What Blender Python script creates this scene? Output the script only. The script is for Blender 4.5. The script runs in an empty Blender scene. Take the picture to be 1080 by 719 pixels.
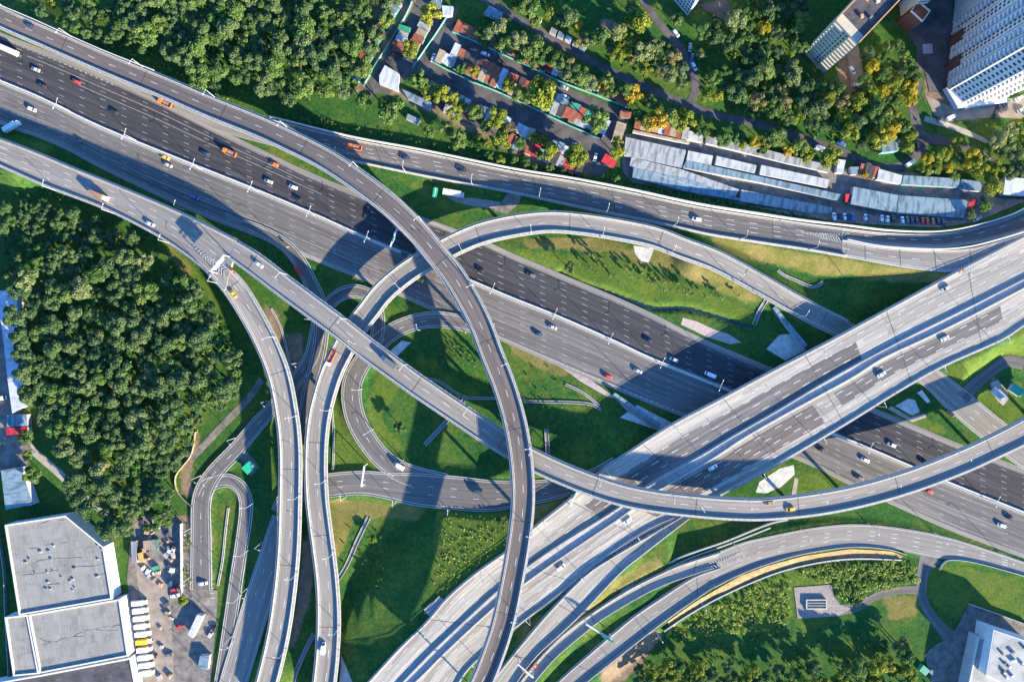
import bpy, math, random
import numpy as np
from mathutils import Vector, geometry
random.seed(7); rng = np.random.RandomState(7)
SC = bpy.context.scene; COL = SC.collection
H = 360.0; S = 0.5
# ---------------- camera, sky, sun, exposure ----------------
cam_d = bpy.data.cameras.new('camera'); cam = bpy.data.objects.new('camera', cam_d); COL.objects.link(cam)
cam_d.sensor_width = 36; cam_d.lens = 24; cam_d.clip_end = 6000; cam_d.clip_start = 1
cam.location = (0, 0, H); cam.rotation_euler = (0, 0, 0); SC.camera = cam
SUN_EL = math.radians(17.5); SX, SY = .69, -.724        # horizontal direction towards the sun
wd = bpy.data.worlds.new('World'); SC.world = wd; wd.use_nodes = True
nt = wd.node_tree; bg = nt.nodes['Background']
sky = nt.nodes.new('ShaderNodeTexSky'); sky.sky_type = 'NISHITA'; sky.sun_disc = False
sky.sun_elevation = SUN_EL; sky.sun_rotation = math.atan2(SX, SY)
sky.ozone_density = 3.0; sky.dust_density = 0.3; sky.air_density = 1.0
tn = nt.nodes.new('ShaderNodeMix'); tn.data_type = 'RGBA'; tn.blend_type = 'MULTIPLY'; tn.inputs[0].default_value = 1; tn.inputs[7].default_value = (.50, .88, 1.28, 1)
nt.links.new(sky.outputs[0], tn.inputs[6]); nt.links.new(tn.outputs[2], bg.inputs[0]); bg.inputs[1].default_value = 0.105
sl = bpy.data.lights.new('sun', 'SUN'); sl.energy = 5.0; sl.angle = math.radians(.5); sl.color = (1, .86, .60)
so = bpy.data.objects.new('sun', sl); COL.objects.link(so)
ce = math.cos(SUN_EL)
so.rotation_euler = Vector((SX*ce, SY*ce, math.sin(SUN_EL))).to_track_quat('Z', 'Y').to_euler()
SC.view_settings.view_transform = 'Standard'; SC.view_settings.look = 'None'
SC.view_settings.gamma = 1; SC.view_settings.use_curve_mapping = False
SC.view_settings.exposure = 1.98
SC.cycles.max_bounces = 5; SC.cycles.diffuse_bounces = 3; SC.cycles.glossy_bounces = 2

# ---------------- materials ----------------
MATS = {}
def new_mat(name, rough=.9, spec=.2):
    m = bpy.data.materials.new(name); m.use_nodes = True; MATS[name] = m
    b = m.node_tree.nodes['Principled BSDF']; b.inputs['Roughness'].default_value = rough
    b.inputs['Specular IOR Level'].default_value = spec
    return m, m.node_tree, b
def nd(t, typ, **kw):
    n = t.nodes.new(typ)
    for k, v in kw.items(): setattr(n, k, v)
    return n
def noise(t, vec, scale, detail=4, rough=.55):
    n = nd(t, 'ShaderNodeTexNoise'); n.inputs['Scale'].default_value = scale
    n.inputs['Detail'].default_value = detail; n.inputs['Roughness'].default_value = rough
    if vec is not None: t.links.new(vec, n.inputs['Vector'])
    return n.outputs['Fac']
def ramp(t, fac, stops):
    r = nd(t, 'ShaderNodeValToRGB'); e = r.color_ramp.elements
    while len(e) < len(stops): e.new(.5)
    for i, (p, c) in enumerate(stops):
        e[i].position = p; e[i].color = (c[0], c[1], c[2], 1) if isinstance(c, (tuple, list)) else (c, c, c, 1)
    t.links.new(fac, r.inputs[0]); return r.outputs[0]
def mix(t, f, a, b, mode='MIX'):
    m = nd(t, 'ShaderNodeMix', data_type='RGBA', blend_type=mode)
    for k, v in ((0, f), (6, a), (7, b)):
        s = m.inputs[k]
        if isinstance(v, (int, float)): s.default_value = v if k == 0 else (v, v, v, 1)
        elif isinstance(v, tuple): s.default_value = (v[0], v[1], v[2], 1)
        else: t.links.new(v, s)
    return m.outputs[2]
def mapping(t, src, sc):
    m = nd(t, 'ShaderNodeMapping'); m.inputs['Scale'].default_value = sc; t.links.new(src, m.inputs[0]); return m.outputs[0]
def mul(c, k): return tuple(x*k for x in c)
def asphalt(name, col, streak=.35, patch=.5):
    m, t, b = new_mat(name, .85, .15)
    tc = nd(t, 'ShaderNodeTexCoord'); uv = tc.outputs['UV']; ob = tc.outputs['Object']
    c = ramp(t, noise(t, mapping(t, uv, (.75, .012, 1)), 1.0, 3, .6), [(.3, mul(col, 1-streak)), (.7, mul(col, 1+streak))])
    c2 = ramp(t, noise(t, mapping(t, uv, (2.2, .05, 1)), 1.0, 4, .7), [(.3, .82), (.72, 1.16)])
    c = mix(t, 1.0, c, c2, 'MULTIPLY')
    vo = nd(t, 'ShaderNodeTexVoronoi'); vo.inputs['Scale'].default_value = 1; vo.distance = 'CHEBYCHEV'
    t.links.new(mapping(t, uv, (.27, .018, 1)), vo.inputs['Vector'])
    pf = ramp(t, vo.outputs['Color'], [(0, 1-patch*.5), (1, 1+patch*.35)])
    c = mix(t, 1.0, c, pf, 'MULTIPLY')
    c = mix(t, 1.0, c, ramp(t, noise(t, ob, 1.7, 5, .75), [(.35, .9), (.65, 1.1)]), 'MULTIPLY')
    cr = ramp(t, noise(t, mapping(t, uv, (.9, .9, 1)), .35, 8, .85), [(.485, 1.0), (.5, .78), (.515, 1.0)])
    c = mix(t, .5, c, cr, 'MULTIPLY')
    t.links.new(c, b.inputs['Base Color']); return m
def plain(name, col, rough=.7, var=.2, scale=.6, spec=.2, metal=0):
    m, t, b = new_mat(name, rough, spec); b.inputs['Metallic'].default_value = metal
    tc = nd(t, 'ShaderNodeTexCoord')
    c = ramp(t, noise(t, tc.outputs['Object'], scale, 6, .65), [(.3, mul(col, 1-var)), (.7, mul(col, 1+var))])
    t.links.new(c, b.inputs['Base Color']); return m
asphalt('asphalt_dark', (.054, .052, .058), .3, .55)
asphalt('asphalt_mid', (.135, .126, .12), .25, .35)
asphalt('asphalt_brown', (.135, .115, .105), .25, .3)
asphalt('asphalt_light', (.225, .208, .19), .2, .35)
asphalt('concrete_road', (.33, .305, .27), .28, .7)
asphalt('asphalt_worn', (.14, .13, .126), .35, .5)
plain('concrete', (.34, .335, .325), .85, .18, .5)
plain('concrete_white', (.52, .51, .49), .8, .12, .5)
plain('concrete_dark', (.16, .16, .165), .9, .25, .6)
plain('paint_white', (.52, .51, .49), .7, .35, .8)
plain('paint_worn', (.30, .30, .29), .8, .4, .5)
plain('joint', (.05, .05, .055), .9, .2)
plain('steel', (.35, .36, .38), .45, .15, 1, .5, .6)
plain('steel_white', (.5, .5, .5), .5, .1, 1, .4)
plain('steel_dark', (.08, .085, .1), .5, .2, 1, .4)
plain('lamp_glass', (.7, .7, .66), .2, .05)
plain('gravel', (.24, .21, .19), .95, .3, .8)
plain('yard_asphalt', (.155, .14, .125), .9, .5, .22)
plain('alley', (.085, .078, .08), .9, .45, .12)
plain('dirt', (.24, .2, .165), .95, .3, .2)
plain('orange_soil', (.33, .21, .10), .95, .35, .4)
plain('path_pale', (.30, .27, .24), .9, .2, .3)
plain('pink_paving', (.36, .29, .27), .9, .15, .8)
plain('water', (.012, .03, .03), .15, .3, .5, .5)
plain('tyre', (.02, .02, .02), .8, .1)
plain('glass_dark', (.035, .038, .042), .35, .2, .5, .4)
plain('bark', (.10, .075, .055), .95, .3, 3)
plain('green_sign', (.02, .36, .20), .5, .06, 1)
plain('green_paint', (.03, .30, .20), .6, .25, .8)
plain('teal_fence', (.14, .36, .31), .6, .3, .25)
# corrugated / slab roofs
def roofmat(name, col, var=.25, pitch=.45, dirt=.5):
    m, t, b = new_mat(name, .75, .2)
    tc = nd(t, 'ShaderNodeTexCoord'); uv = tc.outputs['UV']
    c = ramp(t, noise(t, tc.outputs['Object'], .35, 6, .7), [(.3, mul(col, 1-var)), (.7, mul(col, 1+var))])
    w = nd(t, 'ShaderNodeTexNoise'); w.noise_dimensions = '2D'; w.inputs['Scale'].default_value = 1; w.inputs['Detail'].default_value = 1
    t.links.new(mapping(t, uv, (pitch, .12, 1)), w.inputs['Vector'])
    c = mix(t, dirt, c, ramp(t, w.outputs['Fac'], [(.36, .45), (.5, 1.0), (.7, 1.1)]), 'MULTIPLY')
    t.links.new(c, b.inputs['Base Color']); return m
roofmat('roof_grey', (.29, .30, .31), .2, .5, .7)
roofmat('roof_blue', (.15, .22, .27), .22, .5, .7)
roofmat('roof_pale', (.38, .39, .40), .15, .4, .5)
roofmat('roof_red', (.30, .085, .05), .3, .5, .5)
roofmat('roof_rust', (.26, .095, .055), .3, .5, .5)
roofmat('roof_crimson', (.42, .03, .045), .2, .5, .4)
roofmat('roof_dark', (.06, .05, .055), .3, .4, .5)
roofmat('roof_green', (.04, .26, .16), .2, .5, .4)
roofmat('roof_white', (.40, .43, .50), .12, .5, .4)
roofmat('roof_tan', (.33, .26, .18), .2, .5, .4)
roofmat('roof_membrane', (.30, .30, .295), .12, .11, .45)
roofmat('roof_bitumen', (.075, .07, .075), .35, .11, .4)
# slope paving: white slabs with joints and stains
m, t, b = new_mat('slope_slabs', .85, .1); tc = nd(t, 'ShaderNodeTexCoord'); bk = nd(t, 'ShaderNodeTexBrick'); bk.offset = 0
t.links.new(mapping(t, tc.outputs['Object'], (.5, .5, .5)), bk.inputs['Vector']); bk.inputs['Scale'].default_value = 1; bk.inputs['Color1'].default_value = (.66, .65, .62, 1); bk.inputs['Color2'].default_value = (.58, .57, .55, 1); bk.inputs['Mortar'].default_value = (.32, .32, .3, 1); bk.inputs['Mortar Size'].default_value = .03
c = mix(t, 1.0, bk.outputs['Color'], ramp(t, noise(t, tc.outputs['Object'], .3, 7, .75), [(.35, .6), (.6, 1.05)]), 'MULTIPLY'); t.links.new(c, b.inputs['Base Color'])
m, t, b = new_mat('roof_ribbed', .8, .15); tc = nd(t, 'ShaderNodeTexCoord'); bk = nd(t, 'ShaderNodeTexBrick'); bk.offset = 0; mp = nd(t, 'ShaderNodeMapping'); mp.inputs['Rotation'].default_value = (0, 0, -.16); t.links.new(tc.outputs['UV'], mp.inputs[0])
t.links.new(mp.outputs[0], bk.inputs['Vector']); bk.inputs['Scale'].default_value = 1; bk.inputs['Brick Width'].default_value = 1.5; bk.inputs['Row Height'].default_value = 7; bk.inputs['Color1'].default_value = (.215, .208, .19, 1); bk.inputs['Color2'].default_value = (.25, .242, .222, 1); bk.inputs['Mortar'].default_value = (.15, .15, .145, 1); bk.inputs['Mortar Size'].default_value = .06
c = mix(t, 1.0, bk.outputs['Color'], ramp(t, noise(t, tc.outputs['Object'], .12, 8, .78), [(.3, .62), (.5, 1), (.7, 1.12)]), 'MULTIPLY'); t.links.new(c, b.inputs['Base Color'])
# foliage
def foliage(name, c1, c2, c3):
    m, t, b = new_mat(name, .7, .15)
    tc = nd(t, 'ShaderNodeTexCoord'); oi = nd(t, 'ShaderNodeObjectInfo')
    c = ramp(t, noise(t, tc.outputs['Object'], .45, 3, .6), [(.3, c1), (.5, c2), (.72, c3)])
    hv = nd(t, 'ShaderNodeHueSaturation'); mr = nd(t, 'ShaderNodeMapRange')
    t.links.new(oi.outputs['Random'], mr.inputs[0]); mr.inputs[3].default_value = .478; mr.inputs[4].default_value = .515
    t.links.new(mr.outputs[0], hv.inputs['Hue'])
    mr2 = nd(t, 'ShaderNodeMapRange'); t.links.new(oi.outputs['Random'], mr2.inputs[0]); mr2.inputs[3].default_value = 1.6; mr2.inputs[4].default_value = 1.2
    t.links.new(mr2.outputs[0], hv.inputs['Value']); t.links.new(c, hv.inputs['Color'])
    t.links.new(hv.outputs[0], b.inputs['Base Color'])
    tl = nd(t, 'ShaderNodeBsdfTranslucent'); ms_ = nd(t, 'ShaderNodeMixShader'); ms_.inputs[0].default_value = .32; t.links.new(hv.outputs[0], tl.inputs['Color'])
    t.links.new(b.outputs[0], ms_.inputs[1]); t.links.new(tl.outputs[0], ms_.inputs[2]); t.links.new(ms_.outputs[0], t.nodes['Material Output'].inputs['Surface'])
    return m
foliage('leaf_dark', (.038, .082, .032), (.068, .115, .044), (.115, .152, .062))
foliage('leaf_bush', (.12, .18, .035), (.2, .25, .055), (.32, .34, .11))
foliage('leaf_green', (.042, .095, .026), (.078, .135, .036), (.135, .18, .052))
foliage('leaf_lime', (.085, .125, .018), (.155, .185, .026), (.24, .235, .038))
foliage('leaf_yellow', (.16, .15, .018), (.28, .225, .024), (.40, .28, .03))
foliage('leaf_olive', (.095, .105, .038), (.15, .14, .055), (.21, .17, .07))
foliage('leaf_pale', (.075, .115, .045), (.125, .16, .065), (.19, .21, .09))
# ground: grass with dry, bare and lush cover, from masks traced on the plan
m, t, b = new_mat('ground_cover', .95, .08)
tc = nd(t, 'ShaderNodeTexCoord'); ob = tc.outputs['Object']
at = nd(t, 'ShaderNodeAttribute', attribute_name='cover'); sp = nd(t, 'ShaderNodeSeparateColor'); t.links.new(at.outputs['Color'], sp.inputs[0])
g = ramp(t, noise(t, ob, .035, 9, .78), [(.3, (.014, .062, .020)), (.47, (.032, .092, .020)), (.58, (.07, .11, .022)), (.72, (.12, .13, .03))])
g = mix(t, 1.0, g, ramp(t, noise(t, ob, .45, 8, .82), [(.32, .5), (.68, 1.5)]), 'MULTIPLY')
dry = ramp(t, noise(t, ob, .09, 9, .8), [(.3, (.075, .10, .022)), (.45, (.13, .13, .035)), (.58, (.2, .165, .06)), (.72, (.28, .21, .085))])
dry = mix(t, 1.0, dry, ramp(t, noise(t, ob, 1.1, 4, .8), [(.3, .75), (.7, 1.2)]), 'MULTIPLY')
soil = ramp(t, noise(t, ob, .2, 7, .75), [(.3, (.12, .085, .055)), (.7, (.27, .2, .14))])
lush = ramp(t, noise(t, ob, .12, 9, .8), [(.3, (.04, .095, .018)), (.5, (.08, .13, .022)), (.7, (.13, .155, .03))])
lush = mix(t, 1.0, lush, ramp(t, noise(t, ob, .6, 7, .82), [(.32, .6), (.68, 1.35)]), 'MULTIPLY')
def mask(o, lo=.35, hi=.65):
    a = nd(t, 'ShaderNodeMath', operation='ADD'); t.links.new(o, a.inputs[0])
    n2 = nd(t, 'ShaderNodeMath', operation='MULTIPLY_ADD'); t.links.new(noise(t, ob, .12, 7, .75), n2.inputs[0]); n2.inputs[1].default_value = 1.6; n2.inputs[2].default_value = -.8
    t.links.new(n2.outputs[0], a.inputs[1])
    return ramp(t, a.outputs[0], [(lo, 0), (hi, 1)])
g = mix(t, mask(sp.outputs[2]), g, lush); g = mix(t, mask(sp.outputs[0]), g, dry); g = mix(t, mask(sp.outputs[1]), g, soil)
t.links.new(g, b.inputs['Base Color'])
bp = nd(t, 'ShaderNodeBump'); bp.inputs['Strength'].default_value = .8; bp.inputs['Distance'].default_value = .4
t.links.new(noise(t, ob, .9, 7, .8), bp.inputs['Height']); t.links.new(bp.outputs[0], b.inputs['Normal'])

# ---------------- mesh helpers ----------------
class MB:
    def __init__(s): s.v = []; s.f = []; s.uv = {}
    def quad(s, a, b, c, d, uv=None):
        i = len(s.v); s.v += [a, b, c, d]; s.f.append((i, i+1, i+2, i+3))
        if uv: s.uv[len(s.f)-1] = uv
    def poly(s, pts, uv=None):
        i = len(s.v); s.v += list(pts); s.f.append(tuple(range(i, i+len(pts))))
        if uv: s.uv[len(s.f)-1] = uv
    def prism(s, base, z0, z1, uvtop=None):       # base: ccw xy list; z1 number or list
        n = len(base); i = len(s.v)
        zt = z1 if isinstance(z1, (list, tuple)) else [z1]*n
        s.v += [(p[0], p[1], z0) for p in base] + [(p[0], p[1], zt[k]) for k, p in enumerate(base)]
        s.f.append(tuple(range(i+n-1, i-1, -1))); s.f.append(tuple(range(i+n, i+2*n)))
        s.uv[len(s.f)-1] = uvtop or [(p[0], p[1]) for p in base]
        for k in range(n):
            j = (k+1) % n; s.f.append((i+k, i+j, i+n+j, i+n+k))
    def box(s, c, sz, rz=0, taper=1.0):
        ca, sa = math.cos(rz), math.sin(rz); i = len(s.v)
        for z, k in ((-.5, 1), (.5, taper)):
            for x, y in ((-.5, -.5), (.5, -.5), (.5, .5), (-.5, .5)):
                X, Y = x*sz[0]*k, y*sz[1]*k
                s.v.append((c[0]+X*ca-Y*sa, c[1]+X*sa+Y*ca, c[2]+z*sz[2]))
        s.f += [(i+3, i+2, i+1, i), (i+4, i+5, i+6, i+7), (i, i+1, i+5, i+4), (i+1, i+2, i+6, i+5), (i+2, i+3, i+7, i+6), (i+3, i, i+4, i+7)]
    def tube(s, a, b, r0, r1=None, n=8):
        r1 = r0 if r1 is None else r1; a = Vector(a); b = Vector(b); d = (b-a).normalized()
        u = d.orthogonal().normalized(); w = d.cross(u); i = len(s.v)
        for p, r in ((a, r0), (b, r1)):
            for k in range(n):
                q = p+(u*math.cos(2*math.pi*k/n)+w*math.sin(2*math.pi*k/n))*r; s.v.append(tuple(q))
        for k in range(n):
            j = (k+1) % n; s.f.append((i+k, i+j, i+n+j, i+n+k))
        s.f.append(tuple(i+k for k in range(n-1, -1, -1))); s.f.append(tuple(i+n+k for k in range(n)))
    def build(s, name, mat, parent=None, loc=None):
        me = bpy.data.meshes.new(name)
        me.from_pydata([tuple(map(float, p)) for p in s.v], [], s.f)
        uvl = me.uv_layers.new(name='UVMap')
        for fi, u in s.uv.items():
            p = me.polygons[fi]
            for k, li in enumerate(p.loop_indices): uvl.data[li].uv = u[k]
        me.materials.append(MATS[mat]); me.update()
        o = bpy.data.objects.new(name, me); COL.objects.link(o)
        if parent: o.parent = parent
        if loc: o.location = loc
        return o
def empty(name, loc=(0, 0, 0), rz=0):
    o = bpy.data.objects.new(name, None); COL.objects.link(o); o.location = loc; o.rotation_euler = (0, 0, rz); o.empty_display_size = .5
    return o
def tag(o, label=None, cat=None, group=None, kind=None):
    if label: o['label'] = label
    if cat: o['category'] = cat
    if group: o['group'] = group
    if kind: o['kind'] = kind
    return o
def W(px, py, z=0.0):
    k = S*(H-z)/H; return ((px-540)*k, (359.5-py)*k, z)
def PX(x, y, z=0.0):
    k = H/(S*(H-z)); return (540+x*k, 359.5-y*k)
def catmull(P, step):
    P = np.array(P, float); n = len(P)
    if n < 3:
        m_ = max(2, int(np.hypot(*(P[-1]-P[0])[:2])/step)); t_ = np.linspace(0, 1, m_)[:, None]; return P[0]*(1-t_)+P[-1]*t_
    out = []
    E = np.vstack([2*P[0]-P[1], P, 2*P[-1]-P[-2]])
    for i in range(n-1):
        p0, p1, p2, p3 = E[i:i+4]; k = max(2, int(np.hypot(*(p2-p1)[:2])/step))
        for u in np.arange(k)/k:
            out.append(.5*((2*p1)+(-p0+p2)*u+(2*p0-5*p1+4*p2-p3)*u*u+(-p0+3*p1-3*p2+p3)*u**3))
    out.append(P[-1]); return np.array(out)
def resample(P, n):
    d = np.r_[0, np.cumsum(np.hypot(*np.diff(P[:, :2], axis=0).T))]; s = np.linspace(0, d[-1], n)
    return np.stack([np.interp(s, d, P[:, k]) for k in range(P.shape[1])], 1)
ROADS = {}
class Road:
    """a strip with left and right edges; edges are given on the plan, heights in metres"""
    def __init__(s, key, pts=None, L=None, R=None, step=4.0):
        if pts is not None:
            Q = catmull(pts, step); Q = resample(Q, max(3, int(np.hypot(*np.diff(Q[:, :2], axis=0).T).sum()/step)))
            s.z = Q[:, 3]; c = np.array([W(a, b, z)[:2] for a, b, z in zip(Q[:, 0], Q[:, 1], s.z)])
            T = np.gradient(c, axis=0); T /= np.hypot(*T.T)[:, None]
            s.N = np.stack([-T[:, 1], T[:, 0]], 1); s.c = c; s.hw = Q[:, 2]*.5*S*(H-s.z)/H
        else:
            Lc = catmull(L, step); n = max(3, int(np.hypot(*np.diff(Lc[:, :2], axis=0).T).sum()/step))
            Lc = resample(Lc, n); Rc = resample(catmull([p[:2] for p in R], step), n); s.z = Lc[:, 2]
            Lw = np.array([W(a, b, z)[:2] for a, b, z in zip(Lc[:, 0], Lc[:, 1], s.z)])
            Rw = np.array([W(a, b, z)[:2] for a, b, z in zip(Rc[:, 0], Rc[:, 1], s.z)])
            s.c = (Lw+Rw)/2; d = Lw-Rw; l = np.hypot(*d.T); s.hw = l/2; s.N = d/l[:, None]
        s.s = np.r_[0, np.cumsum(np.hypot(*np.diff(s.c, axis=0).T))]; s.len = s.s[-1]; s.key = key
        s.pix = np.array([PX(x, y, z) for (x, y), z in zip(s.c, s.z)]); ROADS[key] = s
        s.T = np.gradient(s.c, axis=0); s.T /= np.hypot(*s.T.T)[:, None]
    def line(s, e, o, dz): return [(c[0]+n[0]*(e*h+o), c[1]+n[1]*(e*h+o), z+dz) for c, n, h, z in zip(s.c, s.N, s.hw, s.z)]
    def at(s, d, e, o, dz=0):
        f = [np.interp(d, s.s, a) for a in (s.c[:, 0], s.c[:, 1], s.N[:, 0], s.N[:, 1], s.hw, s.z)]
        k = e*f[4]+o; return (f[0]+f[2]*k, f[1]+f[3]*k, f[5]+dz)
    def near(s, px, py):
        i = int(np.argmin(np.hypot(s.pix[:, 0]-px, s.pix[:, 1]-py))); return s.z[i], math.atan2(s.T[i, 1], s.T[i, 0])
    def sheet(s, mb, e1, o1, e2, o2, dz=0):
        a = s.line(e1, o1, dz); b_ = s.line(e2, o2, dz)
        for i in range(len(a)-1):
            l1 = e1*s.hw[i]+o1; l2 = e2*s.hw[i]+o2; l3 = e2*s.hw[i+1]+o2; l4 = e1*s.hw[i+1]+o1
            mb.quad(b_[i], b_[i+1], a[i+1], a[i], [(l2, s.s[i]), (l3, s.s[i+1]), (l4, s.s[i+1]), (l1, s.s[i])])
    def bar(s, mb, e1, o1, e2, o2, z0, z1, a0=0, a1=None):   # closed box section swept along
        idx = [i for i in range(len(s.s)) if s.s[i] >= a0 and (a1 is None or s.s[i] <= a1)]
        if len(idx) < 2: return
        A, B, C_, D = s.line(e1, o1, z1), s.line(e2, o2, z1), s.line(e2, o2, z0), s.line(e1, o1, z0)
        base = len(mb.v)
        for i in idx: mb.v += [A[i], B[i], C_[i], D[i]]
        for k in range(len(idx)-1):
            p = base+4*k
            for u in range(4):
                w = (u+1) % 4; mb.f.append((p+u, p+4+u, p+4+w, p+w))
        mb.f.append((base+3, base+2, base+1, base)); q = base+4*(len(idx)-1); mb.f.append((q, q+1, q+2, q+3))
    def dashes(s, mb, e, o=0, period=12, dash=4, w=.22, dz=.03, a0=0, a1=None, ph=0):
        d = a0+ph
        while d+dash < (a1 or s.len):
            p1, p2 = d, d+dash
            mb.quad(s.at(p1, e, o-w/2, dz), s.at(p2, e, o-w/2, dz), s.at(p2, e, o+w/2, dz), s.at(p1, e, o+w/2, dz)); d += period
    def solid(s, mb, e, o, w=.2, dz=.03, a0=0, a1=None):
        d = a0; a1 = a1 or s.len
        while d < a1:
            p2 = min(a1, d+4)
            mb.quad(s.at(d, e, o-w/2, dz), s.at(p2, e, o-w/2, dz), s.at(p2, e, o+w/2, dz), s.at(d, e, o+w/2, dz)); d += 4
    def rail(s, mb, e, o, a0=0, a1=None, side=1):            # w-beam guard rail with posts
        s.bar(mb, e, o, e, o+.12*side, .45, .78, a0, a1); d = a0
        while d < (a1 or s.len):
            p = s.at(d, e, o+.1*side); mb.box((p[0], p[1], p[2]+.35), (.12, .12, .8)); d += 4
def poly_wall(pts, w, h, z=None, base=-.3):
    """Road-like helper: a wall along plan points (px,py,z)"""
    return Road('_', pts=[(p[0], p[1], w/S, p[2]) for p in pts])
# ---------------- road plan: edges in plan pixels, heights in metres ----------------
def zl(pts, zs):
    out = []
    n = len(pts)
    for i, p in enumerate(pts):
        out.append((p[0], p[1], float(np.interp(i/(n-1), np.linspace(0, 1, len(zs)), zs))))
    return out
MED = [(-25, 73), (0, 86), (45, 105), (105, 134), (175, 163), (270, 201), (332, 227), (390, 253), (440, 273), (495, 296), (540, 315), (590, 335), (647, 360), (690, 380), (772, 413), (887, 461), (960, 492), (1002, 510), (1080, 541), (1110, 553)]
MUP = [(-25, 22), (0, 37), (75, 67), (160, 104), (220, 134), (285, 165), (332, 187), (420, 222), (500, 252), (540, 270), (590, 291), (670, 325), (735, 357), (805, 387), (870, 412), (927, 435), (1010, 470), (1080, 497), (1110, 509)]
MLO = [(-25, 120), (0, 130), (60, 152), (110, 178), (202, 222), (270, 248), (335, 275), (392, 298), (460, 328), (540, 363), (595, 387), (660, 414), (720, 438), (847, 486), (892, 508), (957, 538), (1010, 561), (1080, 587), (1110, 599)]
Road('mn', L=zl(MUP, [.02]), R=MED); Road('ms', L=zl(MED, [.02]), R=MLO)
Road('trunk', L=zl([(-22, 136), (0, 145), (37, 159), (85, 179), (125, 195), (175, 216), (212, 233), (251, 252.5)], [9.5, 10.3, 11.3, 13]),
     R=[(-22, 166), (0, 176), (50, 198), (110, 221), (160, 246), (190, 265), (213, 283), (237, 308)])
Road('c', pts=[(246, 263, 22, 13), (270, 279, 24, 13.8), (300, 302, 24, 14.7), (327, 322, 24, 15.5), (362, 348, 24, 16), (390, 370, 24, 16), (423, 394, 24, 16), (444, 409, 24, 16), (484, 436, 24, 15.6), (526, 464, 24, 15.5), (557, 482, 24, 15.5), (598, 501, 24, 15.8), (647, 519, 24, 16), (688, 528, 24, 16), (740, 534, 24, 16), (777, 536.5, 24, 16), (810, 536.5, 24, 15.6), (861, 531, 25, 15), (912, 521, 25, 14), (963, 506, 25.5, 13), (1015, 486, 26, 12), (1050, 470, 26, 11.5), (1084, 453, 27, 11), (1120, 433, 27, 10.5)])
Road('d', pts=[(228, 283, 22, 12.9), (247, 303, 24, 12.6), (266, 333, 24, 12.2), (281, 362, 24, 11.8), (294, 395, 24, 11.3), (302, 434, 24, 10.8), (306, 472, 24, 10.2), (306, 522, 24, 9.6), (304, 583, 24, 8.5), (298, 640, 24, 7), (290, 685, 24, 5.8), (276, 740, 24, 5)])
Road('b', pts=[(890, 347.5, 22, 1.9), (850, 327, 22, 2.4), (805, 301.5, 22, 3.2), (758, 276, 22.5, 4.4), (720, 261.5, 23, 5.4), (690, 250, 23, 6), (652, 242, 23, 6.8), (612, 236, 23, 7.5), (577, 234, 23, 8), (540, 238.5, 24, 8.5), (508, 246, 24, 8.8), (481, 257, 24, 9), (448, 275, 24, 9), (425, 290, 24, 9), (404, 308, 24, 9), (389, 327, 24, 9), (376, 344, 24, 9), (364, 364, 24, 9), (350, 392, 24, 8.8), (340, 424, 24, 8.5), (335, 451, 24, 8.2), (333, 485, 24, 8), (334, 522, 24, 8), (337, 550, 24, 7.8), (341, 580, 24, 7.4), (345, 615, 24, 7), (346.5, 652, 25, 6.5), (345, 690, 25, 6), (342, 719, 25, 5.6), (338, 750, 25, 5.2)])
Road('a', pts=[(-35, -6, 23, 5.5), (0, 17.5, 23, 6), (50, 40, 23, 6.6), (113, 67.5, 23, 7.8), (175, 93, 23.5, 9.4), (225, 114.5, 24, 11), (270, 132.5, 24, 12.6), (300, 146, 24, 13.8), (342, 167, 24, 15.4), (377, 190, 24, 16.6), (411, 216, 24, 17.6), (440, 244, 24, 18.4), (460, 268, 24, 19), (477, 289, 25, 19.5), (494, 317, 25, 20), (508, 345, 25, 20.4), (518, 372, 25, 20.8), (530, 402, 25, 21.2), (539, 430, 25, 21.5), (546, 460, 25, 21.8), (550.5, 495, 25, 22), (551.5, 530, 25, 21.7), (548, 565, 25, 22), (541, 607, 25, 22.5), (531, 655, 25, 23), (519, 692, 25, 23.3), (508, 719, 25, 23.5), (492, 750, 25, 23.5)])
# big bridge
KUL = [(365, 742), (387, 719), (420, 683), (447, 657), (470, 630), (500, 604), (535, 579), (565, 553), (600, 525), (635, 494), (665, 474), (707, 447), (760, 419), (810, 392), (877, 357), (945, 320), (1011, 284), (1080, 248), (1110, 232)]
KLR = [(475, 742), (495, 705), (545, 661), (585, 631), (642, 586), (690, 556), (727, 541), (765, 520), (810, 496), (885, 452), (950, 412), (995, 387), (1055, 360), (1080, 344), (1110, 326)]
Road('k', L=zl(KUL, [6.3, 6.6, 7.2, 8.3, 9, 9, 9]), R=KLR)
def kz(px, py): return float(ROADS['k'].near(px, py)[0])
Road('k2', L=zl([(727, 538), (685, 563), (644, 587), (615, 607), (577, 646), (540, 690), (515, 722), (502, 745)], [kz(727, 541)-.05, kz(685, 560)-.05, kz(644, 584)-.1, 7.3, 7.0, 6.8]), R=[(727, 547), (682, 582), (655, 604), (615, 646), (592, 668), (567, 691), (548, 716), (530, 745)])
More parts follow.
